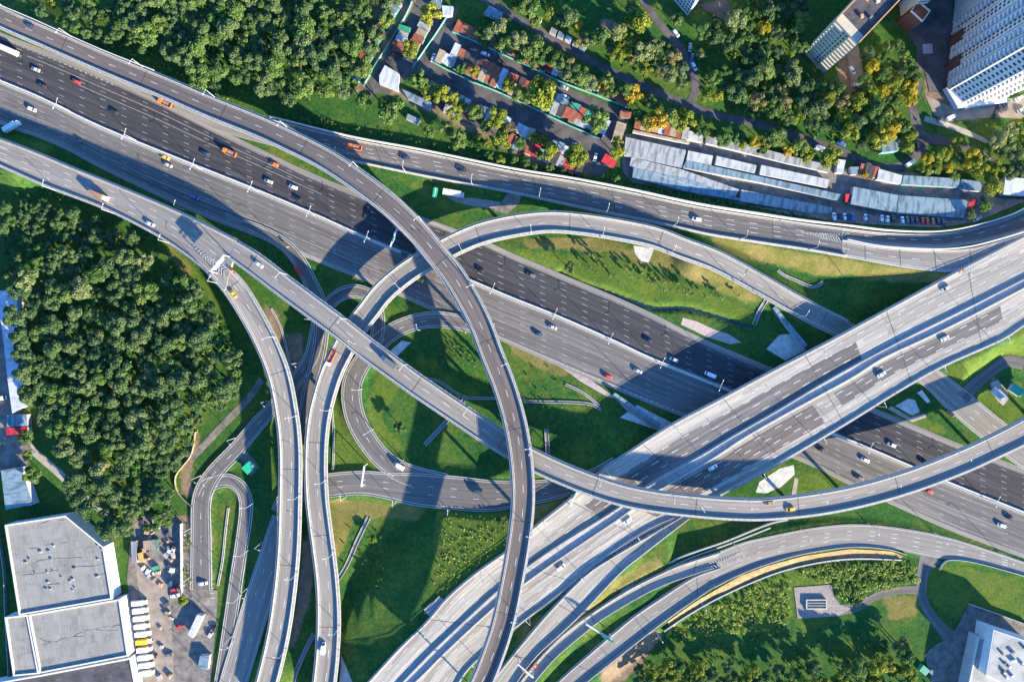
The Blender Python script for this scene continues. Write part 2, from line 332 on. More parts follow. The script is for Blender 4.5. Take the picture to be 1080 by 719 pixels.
# upper right road F and its lower branch
FUP = [(150, 93), (200, 110), (240, 116), (285, 125), (370, 146), (445, 160), (540, 180), (602, 190), (665, 202), (735, 217), (810, 229), (850, 235), (893, 240.5)]
FLO = [(150, 99), (200, 122), (232, 138), (270, 149), (300, 157), (340, 165), (387, 174), (450, 187), (540, 204), (590, 215), (640, 226), (715, 241), (752, 249), (810, 258), (850, 264), (893, 271.5)]
Road('f0', L=zl(FUP[:3]+[(262, 121), (292, 127)], [.06, .2, .5]), R=FLO[:4]+[(302, 157.5)])
Road('f', L=zl([(288, 126)]+FUP[4:], [.5, .9, 1.5, 2.6, 4.4, 6.6]), R=FLO[4:])
Road('fl', L=zl([(888, 252.5), (930, 260), (985, 263.5), (1020, 262), (1050, 255), (1080, 246), (1110, 234)], [6.5, 7.6, 8.6, 9, 9.0]), R=[(888, 270.5), (935, 279), (972, 284.5), (1008, 286), (1045, 270), (1080, 252), (1110, 238)])
Road('fu', L=zl([(888, 240), (935, 245), (985, 246.5), (1022, 241), (1060, 230), (1080, 221), (1110, 205)], [6.5, 5.8, 4.6, 3.8, 3.4]), R=[(888, 252.5), (930, 259), (985, 261.5), (1020, 258), (1050, 252), (1080, 243), (1110, 229)])
# ramps and service roads
Road('h', pts=[(520, 349, 15, .5), (492, 341.5, 15, .6), (462, 337, 16, .8), (437, 340, 16, .9), (412, 351, 17, 1), (392, 370, 18, 1.1), (376, 392, 19, 1.2), (370.5, 412, 19.5, 1.3), (374, 438, 20, 1.4), (386, 462, 20, 1.5), (405, 485, 20, 1.6), (430, 500, 21, 1.7), (470, 511, 22, 1.9)])
Road('g', pts=[(296, 541, 20, 1.2), (303, 527, 20, 1.2), (318, 517, 21, 1.3), (345, 512, 24, 1.4), (380, 509, 24, 1.5), (410, 512, 27, 1.7), (440, 516, 33, 1.9), (480, 519.5, 34, 2.4), (515, 522.5, 32, 3), (545, 520.5, 27, 3.8), (575, 517, 22, 4.8), (605, 511, 17, 5.8), (630, 500, 14, 7.0), (650, 488, 12, 8.2)])
Road('j', pts=[(240, 745, 28, 1.5), (246.5, 719, 28, 1.4), (258, 680, 28, 1.3), (270, 640, 28, 1.2), (283, 600, 27, 1.2), (293, 565, 24, 1.2), (298, 545, 20, 1.2)])
Road('l', pts=[(338, 318, 12, 1), (334, 352, 14, 1), (327, 378, 14, 1), (309, 405, 13, 1), (290, 427, 13, 1), (270, 449, 14, 1), (250, 473, 15, 1), (229, 495, 16, 1), (217, 513, 18, 1), (212, 532, 19, 1), (212, 565, 20, .9), (212, 600, 21, .8), (212, 622, 22, .6)])
Road('p', pts=[(215, 525, 12, .96), (222, 512, 12, .96), (238, 506, 13, .96), (252, 512, 13, .96), (259, 526, 13, .96), (259, 545, 13, .96), (254, 580, 12.5, .96), (249, 612, 12.5, .96), (245, 640, 12.5, .96), (239, 680, 12.5, 1), (233, 719, 12.5, 1), (229, 745, 12.5, 1)])
Road('q', pts=[(255, 236, 9, .3), (275, 244, 11, .4), (300, 258, 12, .5), (316, 276, 13, .7), (326, 295, 13, .9), (336, 318, 14, 1), (339, 345, 14, 1), (336, 372, 14, 1), (328, 405, 13, 1), (320, 440, 11, 1), (316, 462, 9, 1)])
Road('r', pts=[(337, 330, 11, 1.04), (346, 321, 12, 1.04), (360, 310, 13, 1.04), (376, 307, 13, 1.04), (390, 313, 13, 1.04), (398, 330, 13, 1.04), (398, 352, 13, 1.06), (393, 368, 13, 1.08)])
Road('e', pts=[(885, 346, 21, 1.88), (930, 369, 20, 1.6), (978, 396, 21, 1.3), (1008, 421, 26, 1.2), (1045, 452, 27, 1.1), (1080, 478, 27, 1), (1115, 502, 27, 1)])
Road('n', L=zl([(756, 582.5), (783, 572), (810, 565.5), (860, 556), (905, 552.5), (960, 558), (1010, 569), (1080, 592), (1110, 603)], [3.2, 2.4, 1.6, .9, .5, .3]), R=[(752, 619), (780, 605), (810, 594), (847, 583.5), (897, 576.5), (940, 579), (985, 588), (1035, 594), (1080, 606.5), (1110, 617)])
Road('nl', L=zl([(760, 581), (725, 592), (700, 602), (655, 625), (602, 661), (572, 689), (545, 722), (530, 745)], [3.2, 4.2, 5.6, 6.6, 6.8]), R=[(752, 599), (732, 605.5), (690, 621.5), (640, 650), (615, 669), (586, 694), (562, 722), (546, 745)])
Road('nr', L=zl([(760, 597), (732, 607), (700, 627), (665, 651), (625, 685), (590, 716), (562, 745)], [3.16, 3.8, 4.6, 5.4]), R=[(754, 618), (728, 636), (700, 656), (660, 687), (622, 717), (590, 745)])
# service paths in the upper right estate
Road('u1', pts=[(495, -8, 8, .05), (520, 3, 8, .05), (545, 19, 8, .05), (590, 46, 8, .05), (640, 73, 8, .05), (690, 96, 8.5, .05), (727, 111, 8.5, .05), (757, 122, 8, .05), (800, 131, 8, .05), (840, 144, 8, .05), (880, 157, 8.5, .05), (903, 168, 9, .05), (925, 176, 9, .05), (948, 176, 9, .05), (965, 165, 10, .05), (973, 150, 11, .05), (968, 135, 11, .05), (963, 112, 9, .05), (968, 90, 8, .05), (972, 60, 10, .05), (975, 20, 12, .05), (985, -10, 12, .05)])
Road('u2', pts=[(672, -8, 6, .05), (690, 18, 7, .05), (706, 38, 8, .05), (718, 52, 9, .05), (727, 72, 10, .05), (734, 92, 9, .05), (728, 108, 8, .05)])
Road('u3', pts=[(970, 145, 14, .09), (1000, 150, 8, .05), (1030, 160, 6, .05), (1060, 178, 5, .05)])
Road('u4', pts=[(975, 125, 6, .1), (1005, 134, 5.5, .1), (1025, 142, 5, .1), (1042, 150, 4, .1)])
Road('al1', pts=[(452, -10, 11, .05), (436, 20, 11, .05), (415, 55, 11, .05), (398, 82, 11, .05), (385, 103, 10, .05)])
Road('al2', pts=[(480, 8, 9, .09), (468, 35, 10, .09), (450, 62, 10, .09), (440, 78, 10, .09)])
Road('al3', pts=[(470, 30, 12, .05), (500, 50, 12, .05), (545, 78, 13, .05), (585, 97, 13, .05), (630, 112, 13, .05), (660, 124, 12, .05)])
Road('al4', pts=[(440, 72, 13, .05), (475, 88, 13, .05), (515, 108, 13, .05), (560, 128, 13, .05), (600, 143, 14, .05), (638, 158, 12, .05)])
Road('al5', pts=[(662, 116, 11, .13), (652, 138, 12, .13), (642, 158, 12, .13), (630, 185, 12, .13)])
# lower left and right paths
Road('t1', pts=[(276, 400, 7, .1), (262, 420, 7, .1), (240, 443, 7, .1), (220, 464, 7, .1), (200, 485, 7, .1)])
Road('t2', pts=[(22, 462, 8, .1), (38, 478, 8, .1), (60, 497, 8, .1), (80, 516, 8, .1), (100, 533, 6, .1), (115, 548, 5, .1)])
Road('t3', pts=[(982, 586, 25, .34), (975, 600, 14, .2), (972, 618, 11, .15), (974, 634, 10, .15), (983, 650, 10, .15), (996, 665, 13, .15), (1010, 680, 22, .15)])
Road('t4', pts=[(973, 622, 9, .11), (950, 622, 8, .11), (925, 628, 8, .11), (905, 640, 8, .11), (885, 643, 12, .11)])
Road('t5', pts=[(1080, 384, 12, 1.2), (1062, 381, 12, 1.2), (1045, 392, 11, 1.2), (1028, 406, 13, 1.2), (1015, 420, 14, 1.24)])
# ---------------- ground: one sheet, raised into embankments and cut for the roads ----------------
def axis(lo, hi, st, far):
    a = list(np.arange(lo, hi+st/2, st)); g = st*2; x = hi
    while x < far: x += g; a.append(x); g *= 1.6
    g = st*2; x = lo; b_ = []
    while x > -far: x -= g; b_.append(x); g *= 1.6
    return np.array(b_[::-1]+a)
GX, GY = axis(-285, 285, 1.25, 2500), axis(-195, 195, 1.25, 2500)
GXX, GYY = np.meshgrid(GX, GY); GZ = np.zeros_like(GXX)
def inpoly(pts, X, Y):
    ins = np.zeros(X.shape, bool); n = len(pts); j = n-1
    for i in range(n):
        xi, yi = pts[i]; xj, yj = pts[j]
        if yi != yj: ins ^= ((yi > Y) != (yj > Y)) & (X < (xj-xi)*(Y-yi)/(yj-yi)+xi)
        j = i
    return ins
def wpoly(p, z=0): return [W(a, b_, z)[:2] for a, b_ in p]
# gentle hollows and mounds
def bump(px, py, r, h):
    global GZ
    x, y, _ = W(px, py); r *= S; GZ = GZ+h*np.exp(-((GXX-x)**2+(GYY-y)**2)/(r*r))
bump(388, 625, 42, -3.0); bump(560, 280, 30, .8); bump(650, 290, 35, 1.0); bump(730, 305, 30, .8); bump(470, 390, 30, 1.2); bump(600, 440, 40, .6)
bump(900, 290, 30, 2.0); bump(960, 290, 26, 3.0); bump(1040, 360, 22, 1.0)
def window(x, y, r):
    i0, i1 = np.searchsorted(GX, [x-r, x+r]); j0, j1 = np.searchsorted(GY, [y-r, y+r]); return slice(j0, j1), slice(i0, i1)
def raise_to(key, slope=.5, cond=lambda px, py: True, dz=.35, verge=.6):
    r = ROADS[key]
    for (x, y), z, hw, (px, py) in zip(r.c, r.z, r.hw, r.pix):
        if not cond(px, py): continue
        reach = hw+verge+(z+2)/slope; w = window(x, y, reach)
        d = np.hypot(GXX[w]-x, GYY[w]-y); GZ[w] = np.maximum(GZ[w], z-dz-slope*np.maximum(0, d-hw-verge))
def carve(key, slope=.9, cond=lambda px, py: True, dz=.16):
    r = ROADS[key]; ss = np.linspace(0, r.len, int(r.len/2)+2)
    for s_ in ss:
        x, y, z = r.at(s_, 0, 0); hw = float(np.interp(s_, r.s, r.hw)); px, py = PX(x, y, z)
        if not cond(px, py): continue
        w = window(x, y, hw+14); d = np.hypot(GXX[w]-x, GYY[w]-y)
        GZ[w] = np.minimum(GZ[w], z-dz+slope*np.maximum(0, d-hw-1.2))
gr = ['g', 'h', 'j', 'l', 'p', 'q', 'r', 'e', 'n', 't5']
for key, cond in (('a', lambda x, y: x < 75), ('d', lambda x, y: y > 715), ('b', lambda x, y: x > 740),
                  ('f', lambda x, y: True), ('fl', lambda x, y: True), ('fu', lambda x, y: True), ('k2', lambda x, y: x < 660),
                  ('nl', lambda x, y: True), ('nr', lambda x, y: True), ('g', lambda x, y: x > 350)):
    raise_to(key, .5, cond)
raise_to('trunk', 1.1, lambda x, y: x < 12)
for key in gr: raise_to(key, .4, dz=.2)
# the fill under the big bridge and its right approach, as wide as the deck
def fill_under(key, cond, zd, slope=.5):
    r = ROADS[key]
    for i in range(len(r.s)):
        if not cond(*r.pix[i]): continue
        for f in np.linspace(-1, 1, 15):
            x, y = r.c[i]+r.N[i]*r.hw[i]*f; z = r.z[i]; w = window(x, y, min((z+2)/slope+4, 60))
            d = np.hypot(GXX[w]-x, GYY[w]-y); GZ[w] = np.maximum(GZ[w], z-zd-slope*np.maximum(0, d-2.5)-.6*np.maximum(0, d-32))
fill_under('k', lambda x, y: x < 600 or x > 1000, .35)
for x0_, x1_, sl_ in ((560, 605, .09), (530, 560, .09), (500, 530, .10), (485, 500, .14), (470, 485, .19), (455, 470, .26), (440, 455, .33), (425, 440, .4)): fill_under('k', lambda x, y: x0_ <= x < x1_ , .5, sl_)
def notfill(x, y): return True
for key in ('k', 'trunk', 'a', 'b', 'f', 'fl', 'fu', 'k2', 'nl', 'nr', 'c', 'd'): carve(key, .9, dz=.3)
for key in ('e', 'l', 'p', 'q', 'r', 'h', 'j', 'g', 'n', 't5', 'mn', 'ms'): carve(key, .9)
# a ditch with a stream along the inner verge of the curved ramp
DITCH = Road('ditch', pts=[(592, 288, 6, 0), (612, 299, 6, 0), (640, 308, 6, 0), (668, 318, 6, 0), (690, 325, 7, 0), (722, 325, 7, 0), (750, 332, 7, 0), (778, 341, 7, 0), (795, 345, 6, 0)])
for (x, y), hw in zip(DITCH.c, DITCH.hw):
    w = window(x, y, 10); d = np.hypot(GXX[w]-x, GYY[w]-y); GZ[w] = np.minimum(GZ[w], -1.0+.8*np.maximum(0, d-1.0))
def terr(x, y):
    i = min(max(np.searchsorted(GX, x)-1, 0), len(GX)-2); j = min(max(np.searchsorted(GY, y)-1, 0), len(GY)-2)
    u = (x-GX[i])/(GX[i+1]-GX[i]); v = (y-GY[j])/(GY[j+1]-GY[j]); u = min(max(u, 0), 1); v = min(max(v, 0), 1)
    return float((GZ[j, i]*(1-u)+GZ[j, i+1]*u)*(1-v)+(GZ[j+1, i]*(1-u)+GZ[j+1, i+1]*u)*v)
def WT(px, py, up=0.0):
    z = up
    for _ in range(4):
        x, y, _z = W(px, py, z); z = terr(x, y)+up
    return (x, y, z-up)
# cover masks: dry grass, bare soil, lush grass (plan pixels)
DRY = [[(640, 262), (700, 262), (760, 285), (800, 305), (815, 320), (790, 318), (740, 300), (700, 285), (660, 275)],
       [(540, 250), (650, 252), (665, 268), (620, 264), (560, 262)], [(600, 300), (640, 305), (635, 312), (600, 300)],
       [(745, 248), (850, 268), (930, 282), (1000, 288), (990, 300), (940, 298), (900, 292), (860, 290), (835, 282), (800, 276), (760, 268)],
       [(345, 525), (385, 530), (420, 530), (455, 537), (440, 548), (400, 545), (372, 548), (360, 580), (352, 600)],
       [(540, 350), (600, 384), (600, 400), (560, 385), (540, 372)],
       [(560, 535), (600, 515), (602, 530), (570, 548), (560, 550)], [(235, 400), (250, 410), (240, 425), (225, 425)],
       [(640, 625), (700, 600), (700, 580), (665, 598), (620, 630), (590, 660), (600, 668)], [(545, 660), (640, 600), (655, 600), (590, 650), (545, 700)],
       [(930, 630), (970, 628), (968, 650), (940, 655)], [(170, 248), (200, 280), (202, 300), (185, 285)], [(50, 20), (85, 35), (75, 50), (40, 32)],
       [(620, 680), (660, 655), (690, 665), (670, 700), (640, 719)], [(240, 147), (285, 162), (330, 180), (335, 188), (270, 165), (235, 150)],
       [(630, 30), (660, 30), (665, 45), (640, 40)], [(375, 300), (395, 300), (380, 306)], [(355, 290), (395, 310), (385, 318)]]
SOIL = [[(322, 545), (330, 600), (325, 640), (305, 690), (300, 680), (312, 640), (318, 590)], [(190, 490), (205, 455), (212, 455), (200, 500), (205, 530), (190, 520)],
        [(370, 100), (400, 95), (440, 112), (520, 150), (560, 172), (600, 178), (640, 186), (640, 178), (560, 160), (500, 130), (440, 98), (400, 85)],
        [(140, 545), (222, 545), (222, 719), (136, 719)], [(0, 330), (10, 330), (28, 460), (28, 495), (0, 495)],
        [(640, 690), (690, 662), (700, 672), (660, 719), (630, 719)], [(380, 0), (470, 0), (430, 70), (375, 100)],
        [(630, 20), (648, 20), (660, 40), (645, 38)], [(1040, 395), (1052, 400), (1062, 415), (1050, 418)],
        [(305, 350), (318, 350), (322, 400), (316, 440), (300, 380)], [(275, 310), (290, 330), (310, 380), (305, 400), (290, 370), (280, 335)],
        [(640, 575), (660, 560), (690, 548), (660, 575)], [(320, 430), (332, 430), (325, 530), (320, 530)], [(880, 55), (905, 45), (915, 90), (890, 100)],
        [(985, 40), (1000, 110), (1060, 130), (1080, 110), (1080, 125), (1000, 128), (975, 100)]]
LUSH = [[(395, 398), (440, 385), (500, 410), (500, 425), (470, 420), (430, 395), (400, 440), (430, 480), (400, 470), (385, 430)],
        [(430, 375), (450, 375), (500, 415), (520, 418), (500, 412)], [(540, 262), (660, 275), (800, 330), (800, 348), (700, 326), (600, 300), (545, 275)],
        [(990, 390), (1080, 350), (1080, 375), (1010, 412)], [(700, 600), (740, 575), (800, 552), (830, 548), (780, 565), (700, 590), (640, 620)],
        [(970, 590), (1080, 610), (1080, 660), (1000, 650), (980, 630)], [(830, 500), (880, 495), (900, 520), (840, 525)], [(930, 440), (960, 430), (1020, 465), (960, 450)],
        [(160, 245), (180, 255), (250, 340), (255, 360), (232, 330)], [(200, 220), (270, 262), (240, 250)], [(462, 538), (537, 540), (537, 575), (505, 600), (470, 625), (455, 622), (458, 590)],
        [(1020, 420), (1080, 400), (1080, 440), (1030, 455)], [(350, 420), (360, 420), (400, 480), (415, 500), (350, 498)], [(830, 605), (880, 600), (885, 615), (835, 618)],
        [(180, 470), (200, 420), (215, 430), (205, 455), (185, 500)], [(706, 664), (800, 614), (836, 604), (836, 654), (800, 668), (720, 672)],
        [(395, 180), (440, 200), (470, 220), (540, 226), (500, 210), (400, 180)]]
cov = np.zeros(GXX.shape+(3,), np.float32)
for ch, polys in enumerate((DRY, SOIL, LUSH)):
    for p in polys: cov[..., ch][inpoly(wpoly(p, 1), GXX, GYY)] = 1
for _ in range(7):
    c2 = cov.copy(); c2[1:-1, 1:-1] = (cov[1:-1, 1:-1]*2+cov[:-2, 1:-1]+cov[2:, 1:-1]+cov[1:-1, :-2]+cov[1:-1, 2:])/6; cov = c2
ny, nx = GXX.shape
vv = np.stack([GXX, GYY, GZ], -1).reshape(-1, 3)
idx = np.arange(ny*nx).reshape(ny, nx)
ff = np.stack([idx[:-1, :-1], idx[:-1, 1:], idx[1:, 1:], idx[1:, :-1]], -1).reshape(-1, 4)
me = bpy.data.meshes.new('ground'); me.vertices.add(len(vv)); me.vertices.foreach_set('co', vv.ravel())
me.loops.add(len(ff)*4); me.loops.foreach_set('vertex_index', ff.ravel().astype(np.int32))
me.polygons.add(len(ff)); me.polygons.foreach_set('loop_start', np.arange(0, len(ff)*4, 4, dtype=np.int32))
me.polygons.foreach_set('use_smooth', np.ones(len(ff), bool))
ca = me.color_attributes.new('cover', 'FLOAT_COLOR', 'POINT'); ca.data.foreach_set('color', np.concatenate([cov.reshape(-1, 3), np.ones((ny*nx, 1))], 1).astype(np.float32).ravel())
me.update(); me.validate(); me.materials.append(MATS['ground_cover'])
go = bpy.data.objects.new('ground', me); COL.objects.link(go); tag(go, 'grassy ground and embankments between the roads', kind='structure')

def structure(mb, name, mat, label, cat=None):
    o = mb.build(name, mat); tag(o, label, kind='structure'); return o
def drape(pts, name, mat, dz=.12, step=2.0, follow=True, z=None):
    """a thin paved patch that follows the ground"""
    P = [Vector(WT(a, b_)[:2]) for a, b_ in pts]; xs = [p.x for p in P]; ys = [p.y for p in P]
    vs = []; ed = []
    n = len(P)
    for i in range(n):
        a, b_ = P[i], P[(i+1) % n]; k = max(1, int((b_-a).length/step))
        for u in range(k): vs.append(a.lerp(b_, u/k))
    m_ = len(vs); ed = [(i, (i+1) % m_) for i in range(m_)]
    X, Y = np.meshgrid(np.arange(min(xs), max(xs), step), np.arange(min(ys), max(ys), step)*1.0)
    ins = inpoly([(p.x, p.y) for p in P], X, Y)
    vs += [Vector((x, y)) for x, y in zip(X[ins], Y[ins])]
    r = geometry.delaunay_2d_cdt(vs, ed, [], 1, .01)
    mb = MB(); mb.v = [(p.x, p.y, (max(terr(p.x, p.y), terr(p.x+.6, p.y), terr(p.x-.6, p.y), terr(p.x, p.y+.6), terr(p.x, p.y-.6)) if z is None else z)+dz) for p in r[0]]; mb.f = [tuple(f) for f in r[2]]
    for i, f in enumerate(mb.f): mb.uv[i] = [(mb.v[k][0], mb.v[k][1]) for k in f]
    return mb.build(name, mat)
# ---------------- road surfaces ----------------
def ground_road(key, name, mat, label, lanes=(), edges=True, kerb=None, dz=0, skirt=.5, edge_in=.9, period=12):
    r = ROADS[key]; mb = MB(); r.sheet(mb, 1, 0, -1, 0, dz)
    for e in (1, -1):
        a = r.line(e, 0, dz); b_ = r.line(e, .25*e, dz-skirt)
        for i in range(len(a)-1):
            q = (a[i], a[i+1], b_[i+1], b_[i]) if e < 0 else (b_[i], b_[i+1], a[i+1], a[i]); mb.quad(*q)
    structure(mb, name, mat, label)
    mk = MB()
    for f in lanes: r.dashes(mk, f, 0, dz=dz+.03, period=period, dash=period/4)
    if edges:
        r.solid(mk, 1, -edge_in, dz=dz+.03); r.solid(mk, -1, edge_in, dz=dz+.03)
    if mk.v: structure(mk, 'road_marking', 'paint_worn' if name == 'motorway' else 'paint_white', 'white lane lines on the '+label)
    if kerb:
        kb = MB()
        for e in (1, -1): r.bar(kb, e, 0, e, .35*e, -.4, .12)
        structure(kb, 'kerb', 'concrete', 'pale kerbs along the '+label)
    return r
# motorway
mn = ground_road('mn', 'motorway', 'asphalt_dark', 'dark northern carriageway of the motorway', (.72, .42, .12, -.18, -.48, -.76), edge_in=1.6)
ms = ground_road('ms', 'motorway', 'asphalt_worn', 'worn grey southern carriageway of the motorway', (.62, .34, .06, -.22, -.5, -.76), edge_in=1.4)
mb = MB(); mn.solid(mb, .57, 0, .25, .03, 30, 190); mn.solid(mb, .27, 0, .25, .03, 60, 200); ms.solid(mb, -.36, 0, .25, .03, 40, 250); structure(mb, 'road_marking', 'paint_worn', 'solid white lines between motorway lanes at the upper left')
mb = MB()
for k in range(26): ms.dashes(mb, -.9, 0, 3, 1.2, .3, .03, 330, 430, 0); break
for k in range(1): mn.dashes(mb, .86, 0, 3, 1.0, .3, .03, 12, 80, 0)
structure(mb, 'road_marking', 'paint_white', 'short dotted white lines at the motorway entries')
mb = MB(); mn.sheet(mb, 1, 1.6, 1, -1.2, .02); ms.sheet(mb, -1, 1.4, -1, -.8, .02)
structure(mb, 'hard_shoulder', 'asphalt_light', 'pale gravelly shoulders beside the motorway')
mb = MB(); ms.sheet(mb, 1, 0, 1, -2.6, .022); structure(mb, 'hard_shoulder', 'asphalt_mid', 'grey shoulder beside the motorway median')
b_med = empty('median_barrier', W(540, 315)); tag(b_med, 'long white double concrete barrier along the middle of the motorway', 'barrier')
def rel(o, par): o.parent = par; o.matrix_parent_inverse = par.matrix_world.inverted(); o.location = (0, 0, 0); return o
def part_of(root, mb, name, mat):
    """part meshes are built in world metres; shift the vertices to the thing's base"""
    l = root.location; mb.v = [(v[0]-l[0], v[1]-l[1], v[2]-l[2]) for v in mb.v]; return mb.build(name, mat, root)
mb = MB(); ms.bar(mb, 1, .95, 1, -.75, -.1, .25); part_of(b_med, mb, 'base', 'concrete')
for o in (.8, -.6):
    mb = MB(); ms.bar(mb, 1, o+.12, 1, o-.12, .25, 1.15); part_of(b_med, mb, 'rail', 'concrete_white')
mb = MB(); ms.bar(mb, 1, .6, 1, -.4, .25, .75); part_of(b_med, mb, 'infill', 'concrete_white')

def cross_joints(r, gap=38, a0=12):
    out = []; d = a0
    while d < r.len-5:
        mb = MB(); out.append(mb); mb.quad(r.at(d-.14, 1, -.5, .035), r.at(d-.14, -1, .5, .035), r.at(d+.14, -1, .5, .035), r.at(d+.14, 1, -.5, .035)); d += gap
    return out
def flyover(key, label, mat, lanes=(0,), depth=1.9, walk=1.3, piers=(), joints=40, rails=True, name='flyover', skirt=None, caps=(1, 1), pier_r=.9, girder=True, sides=(1, -1), bh=1.25):
    r = ROADS[key]; root = empty(name, tuple(r.at(0, 0, 0))); tag(root, label, 'overpass' if skirt is None else 'raised road')
    mb = MB(); r.sheet(mb, 1, -walk, -1, walk, 0); part_of(root, mb, 'deck', mat)
    mb = MB(); r.bar(mb, 1, -.02, -1, .02, -.45, -.02); 
    if girder:
        r.bar(mb, .62, 0, -.62, 0, -depth, -.45)
    part_of(root, mb, 'girder', 'concrete')
    for e in (1, -1):
        if e not in sides: continue
        mb = MB(); r.bar(mb, e, -walk*e, e, .12*e, -.7 if skirt is None else -skirt, .16); 
        p = part_of(root, mb, 'edge_beam', 'concrete')
        mb = MB(); r.bar(mb, e, -(walk-.05)*e, e, -(walk-.33)*e, .16, bh); part_of(root, mb, 'barrier', 'concrete')
        if rails:
            mb = MB(); r.bar(mb, e, -.05*e, e, -.15*e, .98, 1.1); r.bar(mb, e, -.05*e, e, -.12*e, .5, .58); d = 0
            while d < r.len:
                q = r.at(d, e, -.1*e, .6); mb.box(q, (.1, .1, .95)); d += 3
            part_of(root, mb, 'railing', 'steel')
    mk = MB()
    for f in lanes: r.dashes(mk, f, 0)
    r.solid(mk, 1, -(walk+.55)); r.solid(mk, -1, walk+.55); part_of(root, mk, 'lane_marking', 'paint_white')
    if joints:
        for jm in cross_joints(r, joints): part_of(root, jm, 'expansion_joint', 'joint')
    for d in piers:
        q = r.at(d, 0, 0); g = terr(q[0], q[1])
        if q[2]-g < depth+1.2: continue
        mb = MB(); i = int(np.argmin(abs(r.s-d))); hw = r.hw[i]; n = r.N[i]; an = math.atan2(n[1], n[0])
        mb.tube((q[0], q[1], g-.5), (q[0], q[1], q[2]-depth-.7), pier_r, pier_r, 14); mb.box((q[0], q[1], q[2]-depth-.35), (hw*1.2, 1.8, .7), an)
        part_of(root, mb, 'pier', 'concrete')
    return root
def pier_spots(key, gap=34, start=18, clear=('mn', 'ms', 'b', 'g', 'h', 'l', 'q', 'j', 'r', 'k', 'd', 'c', 'f', 'e', 'p', 'k2', 'n', 'nl', 'nr')):
    r = ROADS[key]; out = []; d = start
    while d < r.len-5:
        for dd in (0, 5, -5, 9, -9, 13, -13):
            q = r.at(d+dd, 0, 0); ok = True
            for k in clear:
                if k == key: continue
                o = ROADS[k]; dist = np.hypot(o.c[:, 0]-q[0], o.c[:, 1]-q[1])-o.hw
                j = int(np.argmin(dist))
                if dist[j] < 1.2 and o.z[j] < q[2]-1: ok = False; break
            if ok: out.append(d+dd); break
        d += gap
    return out
ramp_a = flyover('a', 'topmost narrow brownish overpass sweeping in one long arc over every other road', 'asphalt_brown', (.02,), piers=pier_spots('a'), joints=46)
ramp_c = flyover('c', 'long curved overpass crossing the picture below the topmost arc and above the wide bridge', 'asphalt_light', (.05,), piers=pier_spots('c'), joints=52)
trunk = flyover('trunk', 'broad raised road at the left edge before it forks in two', 'asphalt_light', (.38, -.02, -.42), piers=pier_spots('trunk'), joints=0)
ramp_d = flyover('d', 'left prong of the forked overpass curving down to the bottom edge', 'asphalt_light', (.1,), piers=pier_spots('d'), joints=50)
ramp_b = flyover('b', 'middle overpass looping from the wide bridge over the motorway and down to the bottom edge', 'asphalt_light', (.1,), piers=pier_spots('b'), joints=48)
bridge = flyover('k', 'very wide concrete bridge crossing the motorway diagonally at the right', 'concrete_road', (), depth=1.6, walk=1.1, joints=44, name='wide_bridge', piers=(), girder=False, bh=.95)
kr = ROADS['k']
mb = MB(); 
i0 = [i for i in range(len(kr.s)) if 640 < kr.pix[i][0] < 1000]; a0, a1 = kr.s[i0[0]], kr.s[i0[-1]]
for e in (.85, .5, .15, -.2, -.55, -.85): kr.bar(mb, e, .7, e, -.7, -1.7, -.45, a0, a1)
part_of(bridge, mb, 'beam', 'concrete')
for fx, fy in ((712, 455), (765, 500), (838, 470), (880, 395), (975, 370)):
    i = int(np.argmin(np.hypot(kr.pix[:, 0]-fx, kr.pix[:, 1]-fy))); q = kr.at(kr.s[i], 0, 0)
    x, y, _ = W(fx, fy, 9); mb = MB(); g = terr(x, y); mb.tube((x, y, g-.5), (x, y, 7.2), .8, .8, 12); part_of(bridge, mb, 'pier', 'concrete')
# kerbed median lines and lanes of the wide bridge
K1 = Road('k_m1', pts=[(1110, 279, 2, 9), (1080, 294.5, 2, 9), (1020, 325, 2, 9), (963, 353, 2, 9), (917, 377, 2, 9), (870, 403, 2, 9), (820, 433, 2, 9), (773, 460, 2, 9), (740, 480, 2, 9), (682, 513, 2, 9), (650, 537, 2, 9), (597, 570, 2, 9), (560, 595, 2, 9), (527, 621, 2, 9), (495, 650, 2, 9), (462, 681, 2, 8.8), (440, 703, 2, 8.5), (405, 740, 2, 7.8)])
K2_ = Road('k_m2', pts=[(1110, 288, 2, 9), (1080, 303.5, 2, 9), (1020, 335, 2, 9), (975, 357, 2, 9), (930, 378, 2, 9), (900, 397, 2, 9), (860, 419, 2, 9), (820, 441, 2, 9), (782, 463, 2, 9), (747, 486, 2, 9), (690, 519, 2, 9), (655, 545, 2, 9), (606, 578, 2, 9), (567, 605, 2, 9), (533, 630, 2, 9), (502, 657, 2, 9), (469, 688, 2, 8.8), (447, 710, 2, 8.5), (414, 742, 2, 7.8)])
for q in (K1, K2_):
    for i in range(len(q.z)):
        zz = kz(*q.pix[i]); q.c[i] = W(*q.pix[i], zz)[:2]; q.z[i] = zz
for q, lab in ((K1, 'upper of the two concrete barriers along the middle of the wide bridge'), (K2_, 'lower of the two concrete barriers along the middle of the wide bridge')):
    mb = MB(); q.bar(mb, 0, .28, 0, -.28, .02, 1.05); o = mb.build('bridge_barrier', 'concrete'); tag(o, lab, 'barrier')
mb = MB(); n_ = min(len(K1.s), len(K2_.s))
A = resample(np.array(K1.line(0, 0, 0)), 120); B = resample(np.array(K2_.line(0, 0, 0)), 120)
for i in range(119):
    a, b_, c, d = [tuple(v+np.array([0, 0, .02])) for v in (A[i], A[i+1], B[i+1], B[i])]; mb.quad(a, b_, c, d, [(0, i*4), (0, i*4+4), (4, i*4+4), (4, i*4)])
structure(mb, 'median_strip', 'concrete', 'pale strip between the two middle barriers of the wide bridge')
